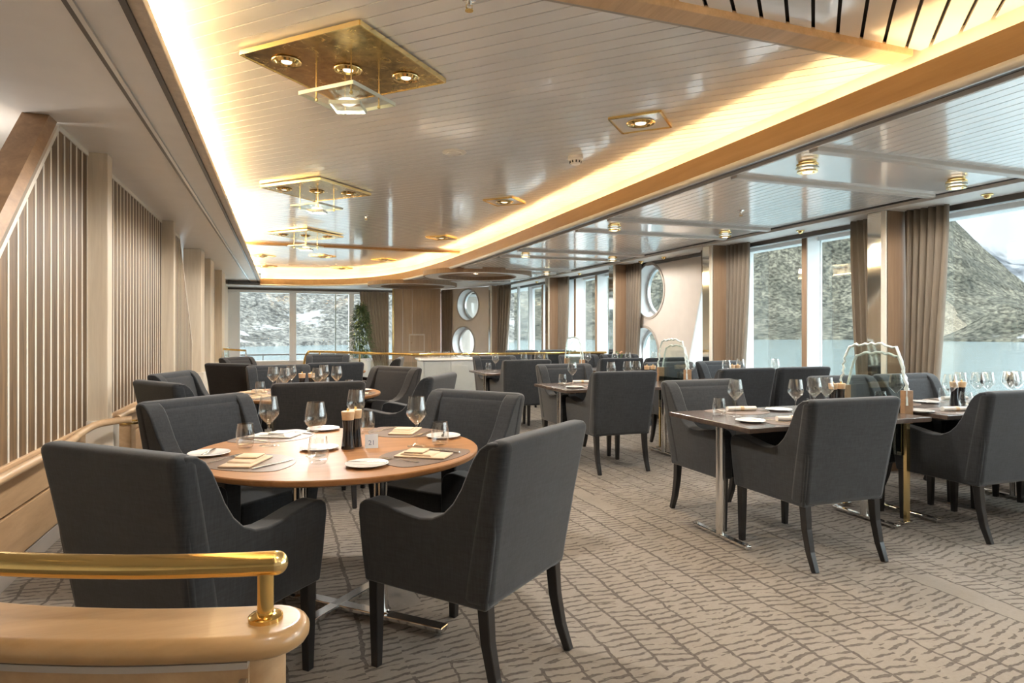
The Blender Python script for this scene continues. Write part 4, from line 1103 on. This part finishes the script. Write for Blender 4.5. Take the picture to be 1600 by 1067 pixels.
def rock_mat(name, a, b, c, snow, s1, s2, snowlo, snowhi, zs=0):
    t = NT(name); v = t.coord('Object')
    n1_ = t.noise(v, s1, 8, .65); n2_ = t.noise(v, s2, 2.5, .6); n3_ = t.noise(v, s1 * .35, 5, .6, .4)
    col = t.ramp(n1_, [(.32, a), (.5, b), (.68, c)])
    col = t.mix(1.0, col, t.ramp(n2_, [(.36, (.36, .36, .36)), (.5, (.85, .85, .85)), (.64, (1.6, 1.56, 1.48))]), 'MULTIPLY')
    sx_ = t.n('ShaderNodeSeparateXYZ'); t.link(v, sx_.inputs[0])
    hgt = t.math('MULTIPLY', sx_.outputs[2], zs)
    sn = t.ramp(t.math('ADD', t.math('ADD', n3_, t.math('MULTIPLY', n1_, .35)), hgt), [(snowlo, (0, 0, 0)), (snowhi, (1, 1, 1))])
    col = t.mix(sn, col, snow)
    M[name] = t.bsdf(col, .9, 0, spec=.05)
rock_mat('rock_slope', (.027, .028, .023), (.053, .051, .041), (.093, .087, .07), (.20, .205, .215), .02, .20, .84, .87)
rock_mat('rock_far', (.05, .049, .046), (.088, .085, .08), (.125, .122, .115), (.26, .265, .275), .04, .33, .78, .82)
rock_mat('snow_peak', (.06, .065, .075), (.10, .105, .115), (.14, .15, .165), (.17, .172, .18), .0035, .016, .70, .80, .0002)
rock_mat('scree', (.09, .077, .057), (.12, .104, .08), (.15, .13, .10), (.4, .38, .3), .06, .5, 1.5, 1.6)
def terrain(name, mat, az0, az1, na, nr, r0, r1, hfun, amp, fs):
    v = []
    for j in range(nr + 1):
        for i in range(na + 1):
            az = math.radians(az0 + (az1 - az0) * i / na); t_ = j / nr
            R0 = r0(math.degrees(az)); r = R0 + (r1 - R0) * t_
            x, y = r * math.sin(az), r * math.cos(az)
            n_ = noise.fractal(Vector((x * fs, y * fs, 3.1)), 1.0, 2.1, 6)
            n2_ = noise.ridged_multi_fractal(Vector((x * fs * .6, y * fs * .6, 7.7)), 1.0, 2.0, 5, 1.0, 2.0)
            e = hfun(math.degrees(az), t_)
            z = r * math.tan(math.radians(e)) * min(1, .15 + t_ * 1.4) * (t_ > 0) + amp * min(1, t_ * 5) * (n_ * .7 + (n2_ - 1) * .45) - 9.5 + (3 if t_ > 0 else 0)
            v.append((x, y, z))
    f = [(j * (na + 1) + i, j * (na + 1) + i + 1, (j + 1) * (na + 1) + i + 1, (j + 1) * (na + 1) + i) for j in range(nr) for i in range(na)]
    o = MB().add(v, f).build(name, mat, smooth=180); return struct(o)
def lerp(x, pts):
    if x <= pts[0][0]: return pts[0][1]
    for (a, p), (b, q) in zip(pts, pts[1:]):
        if x <= b: return p + (q - p) * (x - a) / (b - a)
    return pts[-1][1]
terrain('mountain_shore', 'rock_far', -14, 20, 170, 70, lambda a: lerp(a, [(-14, 400), (20, 560)]), 760, lambda a, t_: 9 * t_ + .2, 22, .008)
ridge = [(14, 15), (46, 15.5), (50, 14), (52.6, 11.2), (54.5, 8.6), (57, 5.4), (59, 3.2), (62, 1.8), (80, 1.2)]
terrain('mountain_ridge', 'rock_slope', 14, 66, 260, 80, lambda a: lerp(a, [(14, 700), (50, 850), (66, 900)]), 1330, lambda a, t_: lerp(a, ridge) * t_, 30, .006)
terrain('mountain_snow', 'snow_peak', 44, 80, 160, 70, lambda a: 2300, 5200, lambda a, t_: lerp(a, [(44, 20), (56, 17), (60, 13), (66, 15), (80, 18)]) * t_, 260, .0009)
terrain('shore_scree', 'scree', 51, 56.5, 40, 14, lambda a: 820, 1010, lambda a, t_: lerp(a, [(51, 3.4), (53.5, 3.1), (56.5, .15)]) * t_, 4, .01)
terrain('shore_hill', 'rock_slope', 53.5, 64, 80, 16, lambda a: 760, 820, lambda a, t_: lerp(a, [(53.5, 0), (55, .8), (56.6, 1.9), (58, 1.75), (60, 1.3), (64, .5)]) * t_, 5, .01)
